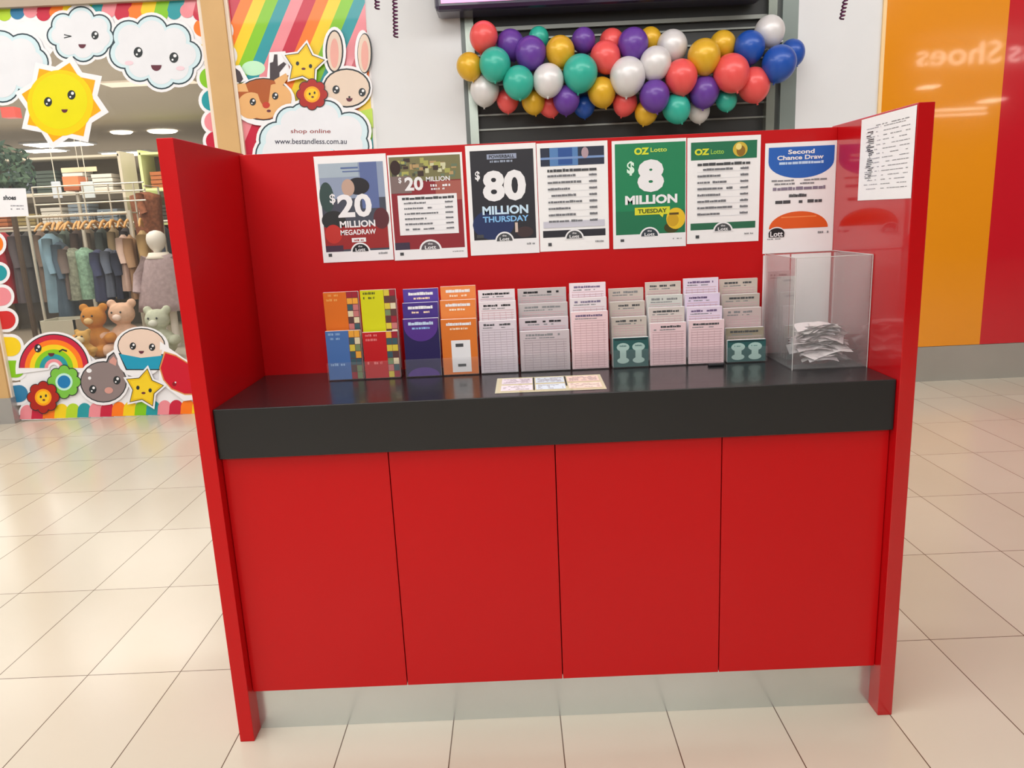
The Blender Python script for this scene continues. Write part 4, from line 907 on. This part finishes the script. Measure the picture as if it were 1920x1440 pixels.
# laminated mat with three cards on the counter
ang = math.radians(-1.0)
def mf(a_, b_, l):
    x = (a_ - .5) * .285; y = (b_ - .5) * .182
    return (-.003 + x * math.cos(ang) - y * math.sin(ang), .142 + x * math.sin(ang) + y * math.cos(ang), ZC + .0006 + .0003 * l)
a = Art(mf); a.rect(0, 0, 1, 1, mat((222, 216, 178), .15, coat=.6), 0); a.rect(.02, .04, .98, .96, mat((226, 214, 170), .15, coat=.6), 1)
for k, (x0, x1, c) in enumerate(((.05, .34, (226, 214, 226)), (.37, .64, (206, 216, 230)), (.67, .97, (236, 206, 196)))):
    a.rect(x0, .55, x1, .92, G(*c), 2); a.rect(x0, .12, x1, .46, G(*[min(255, q_ + 8) for q_ in c]), 2)
    for j in range(4): a.bars(x0 + .02, x1 - .02, .62 + j * .07, .03, G(150, 130, 140), 3, k * 7 + j, .8, .08); a.bars(x0 + .02, x1 - .02, .17 + j * .07, .03, G(160, 150, 150), 3, k * 9 + j + 40, .6, .08)
a.rect(.345, .1, .36, .95, BLK, 2); a.rect(.645, .3, .66, .95, BLK, 2)
tag(a.build('ticket_mat'), 'cream laminated mat printed with three sample tickets lying on counter', 'mat')
q = onZ(1335, 681, ZC)
tag(MB().box((q.x - .022, q.y - .05, ZC + .0005), (q.x + .022, q.y - .035, ZC + .008), BLK).build('black_clip', bevel=.002), 'small black clip on counter in front of lilac headed slips', 'clip')

# ================================================================ mall sign opposite (shows mirrored in the gloss wall)
def mirY(u, v, Yr):  # point of the opposite side whose mirror image in the wall stands behind pixel u, v
    Yv = 2 * (YW - .012) - Yr; q = onY(u, v, Yv); return Vector((q.x, Yr, q.z))
YS = -7.15
s0 = mirY(1878, 97, YS); s1 = mirY(1717, 135, YS)
sgn = thing('shop_sign', (s0.x, YS, s1.z), 'white illuminated shoe shop sign on opposite wall, mirrored in orange panel', 'sign')
EW = emis((255, 244, 230), 8)
B = MB(); vs, fs = text_geo('Shoes', .012)
B.add([(s0.x + (s1.x - s0.x) * a_, YS, s1.z + .10 + .44 * b_) for a_, b_ in vs], fs, EW)
B.build('lettering', sgn)
B = MB(); vs, fs = text_geo('ss', .012); B.add([(s0.x + .72 - .58 * a_, YS, s1.z + .10 + .31 * b_) for a_, b_ in vs], fs, EW); B.build('lettering', sgn)
MB().box((s1.x - .5, -7.2, s1.z + .68), (s0.x + 1.8, -7.16, s1.z + .73), EW).build('light_strip', sgn)

# ================================================================ LIGHT
YM = 2 * (YW - .012)
def pendant(u0, v0, u1, v1, Z, w, lb):
    p0 = onZ(u0, v0, Z); p1 = onZ(u1, v1, Z); y = YM - (p0.y + p1.y) / 2; x0, x1 = sorted((p0.x, p1.x))
    t = thing('pendant_light', ((x0 + x1) / 2, y, Z), lb, 'light')
    MB().box((x0, y - w, Z), (x1, y + w, Z + .02), emis((255, 244, 226), 12)).build('diffuser', t)
    MB().box((x0 - .02, y - w - .02, Z + .02), (x1 + .02, y + w + .02, Z + .06), WHITE).build('housing', t)
    for x in (x0 + .03, x1 - .03): MB().tube([(x, y, Z + .06), (x, y, 4.5)], .005, WHITE, 5).build('hanging_rod', t)
pendant(1728, 165, 1753, 165, 3.0, .12, 'small pendant light behind camera, mirrored in orange panel above booth corner')
pendant(1846, 190, 1872, 190, 3.0, .2, 'second pendant light behind camera, mirrored where orange meets crimson panel')
pendant(1760, 206, 1838, 206, 2.95, .05, 'slim linear pendant behind camera, upper line mirrored in orange panel')
pendant(1760, 216, 1838, 216, 2.85, .04, 'slim linear pendant behind camera, lower line mirrored in orange panel')
LW_ = emis((255, 250, 242), 9)
def downlight(x, y, sx, sy, lb):
    t = thing('ceiling_light', (x, y, 4.45), lb, 'light', 'mall ceiling lights')
    MB().box((x - sx / 2, y - sy / 2, 4.455), (x + sx / 2, y + sy / 2, 4.47), LW_).build('diffuser', t)
    MB().box((x - sx / 2 - .04, y - sy / 2 - .04, 4.465), (x + sx / 2 + .04, y + sy / 2 + .04, 4.499), WHITE).build('housing', t)
for i, (x, y) in enumerate([(-5.5, -4), (-5.5, 0.2), (-1.8, -4.5), (2.2, -4.5), (5.6, -4), (5.6, .2), (-3.6, -6.4), (3.9, -6.4)]):
    downlight(x, y, 1.2, .3, 'long ceiling light of the mall concourse outside the picture')
def area(name, loc, rot, sx, sy, e_, col=(1, 1, 1)):
    l = bpy.data.lights.new(name, 'AREA'); l.shape = 'RECTANGLE'; l.size = sx; l.size_y = sy; l.energy = e_; l.color = col
    o = bpy.data.objects.new(name, l); C.objects.link(o); o.location = loc; o.rotation_euler = rot; return o
area('concourse_light_and_fill', (-2.4, -1.6, 4.4), (0, 0, 0), 4.0, 2.5, 165, (1, .985, .965))
area('concourse_light_and_fill', (-4.6, 1.2, 4.4), (0, 0, 0), 2.5, 3, 110, (1, .98, .94))
area('concourse_light_and_fill', (1.6, .9, 4.3), (math.radians(48), 0, 0), 6, 1.0, 110, (1, .985, .97))  # added fill tilted at the back wall, brightens piers and orange panel
area('concourse_light_and_fill', (5.0, .6, 4.4), (0, 0, 0), 2.5, 3, 50, (1, .97, .93))
area('concourse_light_and_fill', (-.5, -6.5, 3.8), (math.radians(62), 0, 0), 6, 2, 190, (1, .985, .965))
area('shop_light_and_fill', (-5, 5.2, 2.9), (0, 0, 0), 3, 1.5, 55, (1, .96, .88))
area('shop_light_and_fill', (-7, 9, 2.9), (0, 0, 0), 5, 4, 170, (1, .95, .86))
area('shop_light_and_fill', (-8, 14, 2.9), (0, 0, 0), 6, 5, 140, (1, .94, .84))
area('shop_light_and_fill', (-6, 8.4, 1.9), (math.radians(180), 0, 0), 6, 4, 95, (1, .95, .86))  # added upward fill, no real fitting, lifts the dark shop ceiling
area('shop_light_and_fill', (-4, 5.9, 1.9), (math.radians(180), 0, 0), 3, 1.5, 30, (1, .95, .86))  # second added upward fill, for the ceiling near the window
area('shop_light_and_fill', (-9, 15, 1.9), (math.radians(180), 0, 0), 7, 6, 110, (1, .94, .84))  # third added upward fill, for the ceiling deep in the shop
area('shop_light_and_fill', (-3.4, 4.6, 2.9), (math.radians(35), 0, 0), 2, .6, 25, (1, .96, .88))
wd = bpy.data.worlds.new('ambient'); SC.world = wd; wd.use_nodes = True
wn = wd.node_tree.nodes['Background']; wn.inputs[0].default_value = (1, .97, .94, 1); wn.inputs[1].default_value = .55
SC.view_settings.view_transform = 'Standard'; SC.view_settings.look = 'None'; SC.view_settings.exposure = 0; SC.view_settings.gamma = 1
SC.cycles.max_bounces = 8; SC.cycles.transparent_max_bounces = 48; SC.cycles.use_denoising = True
for o in list(C.objects):
    if '_w' in o: del o['_w']
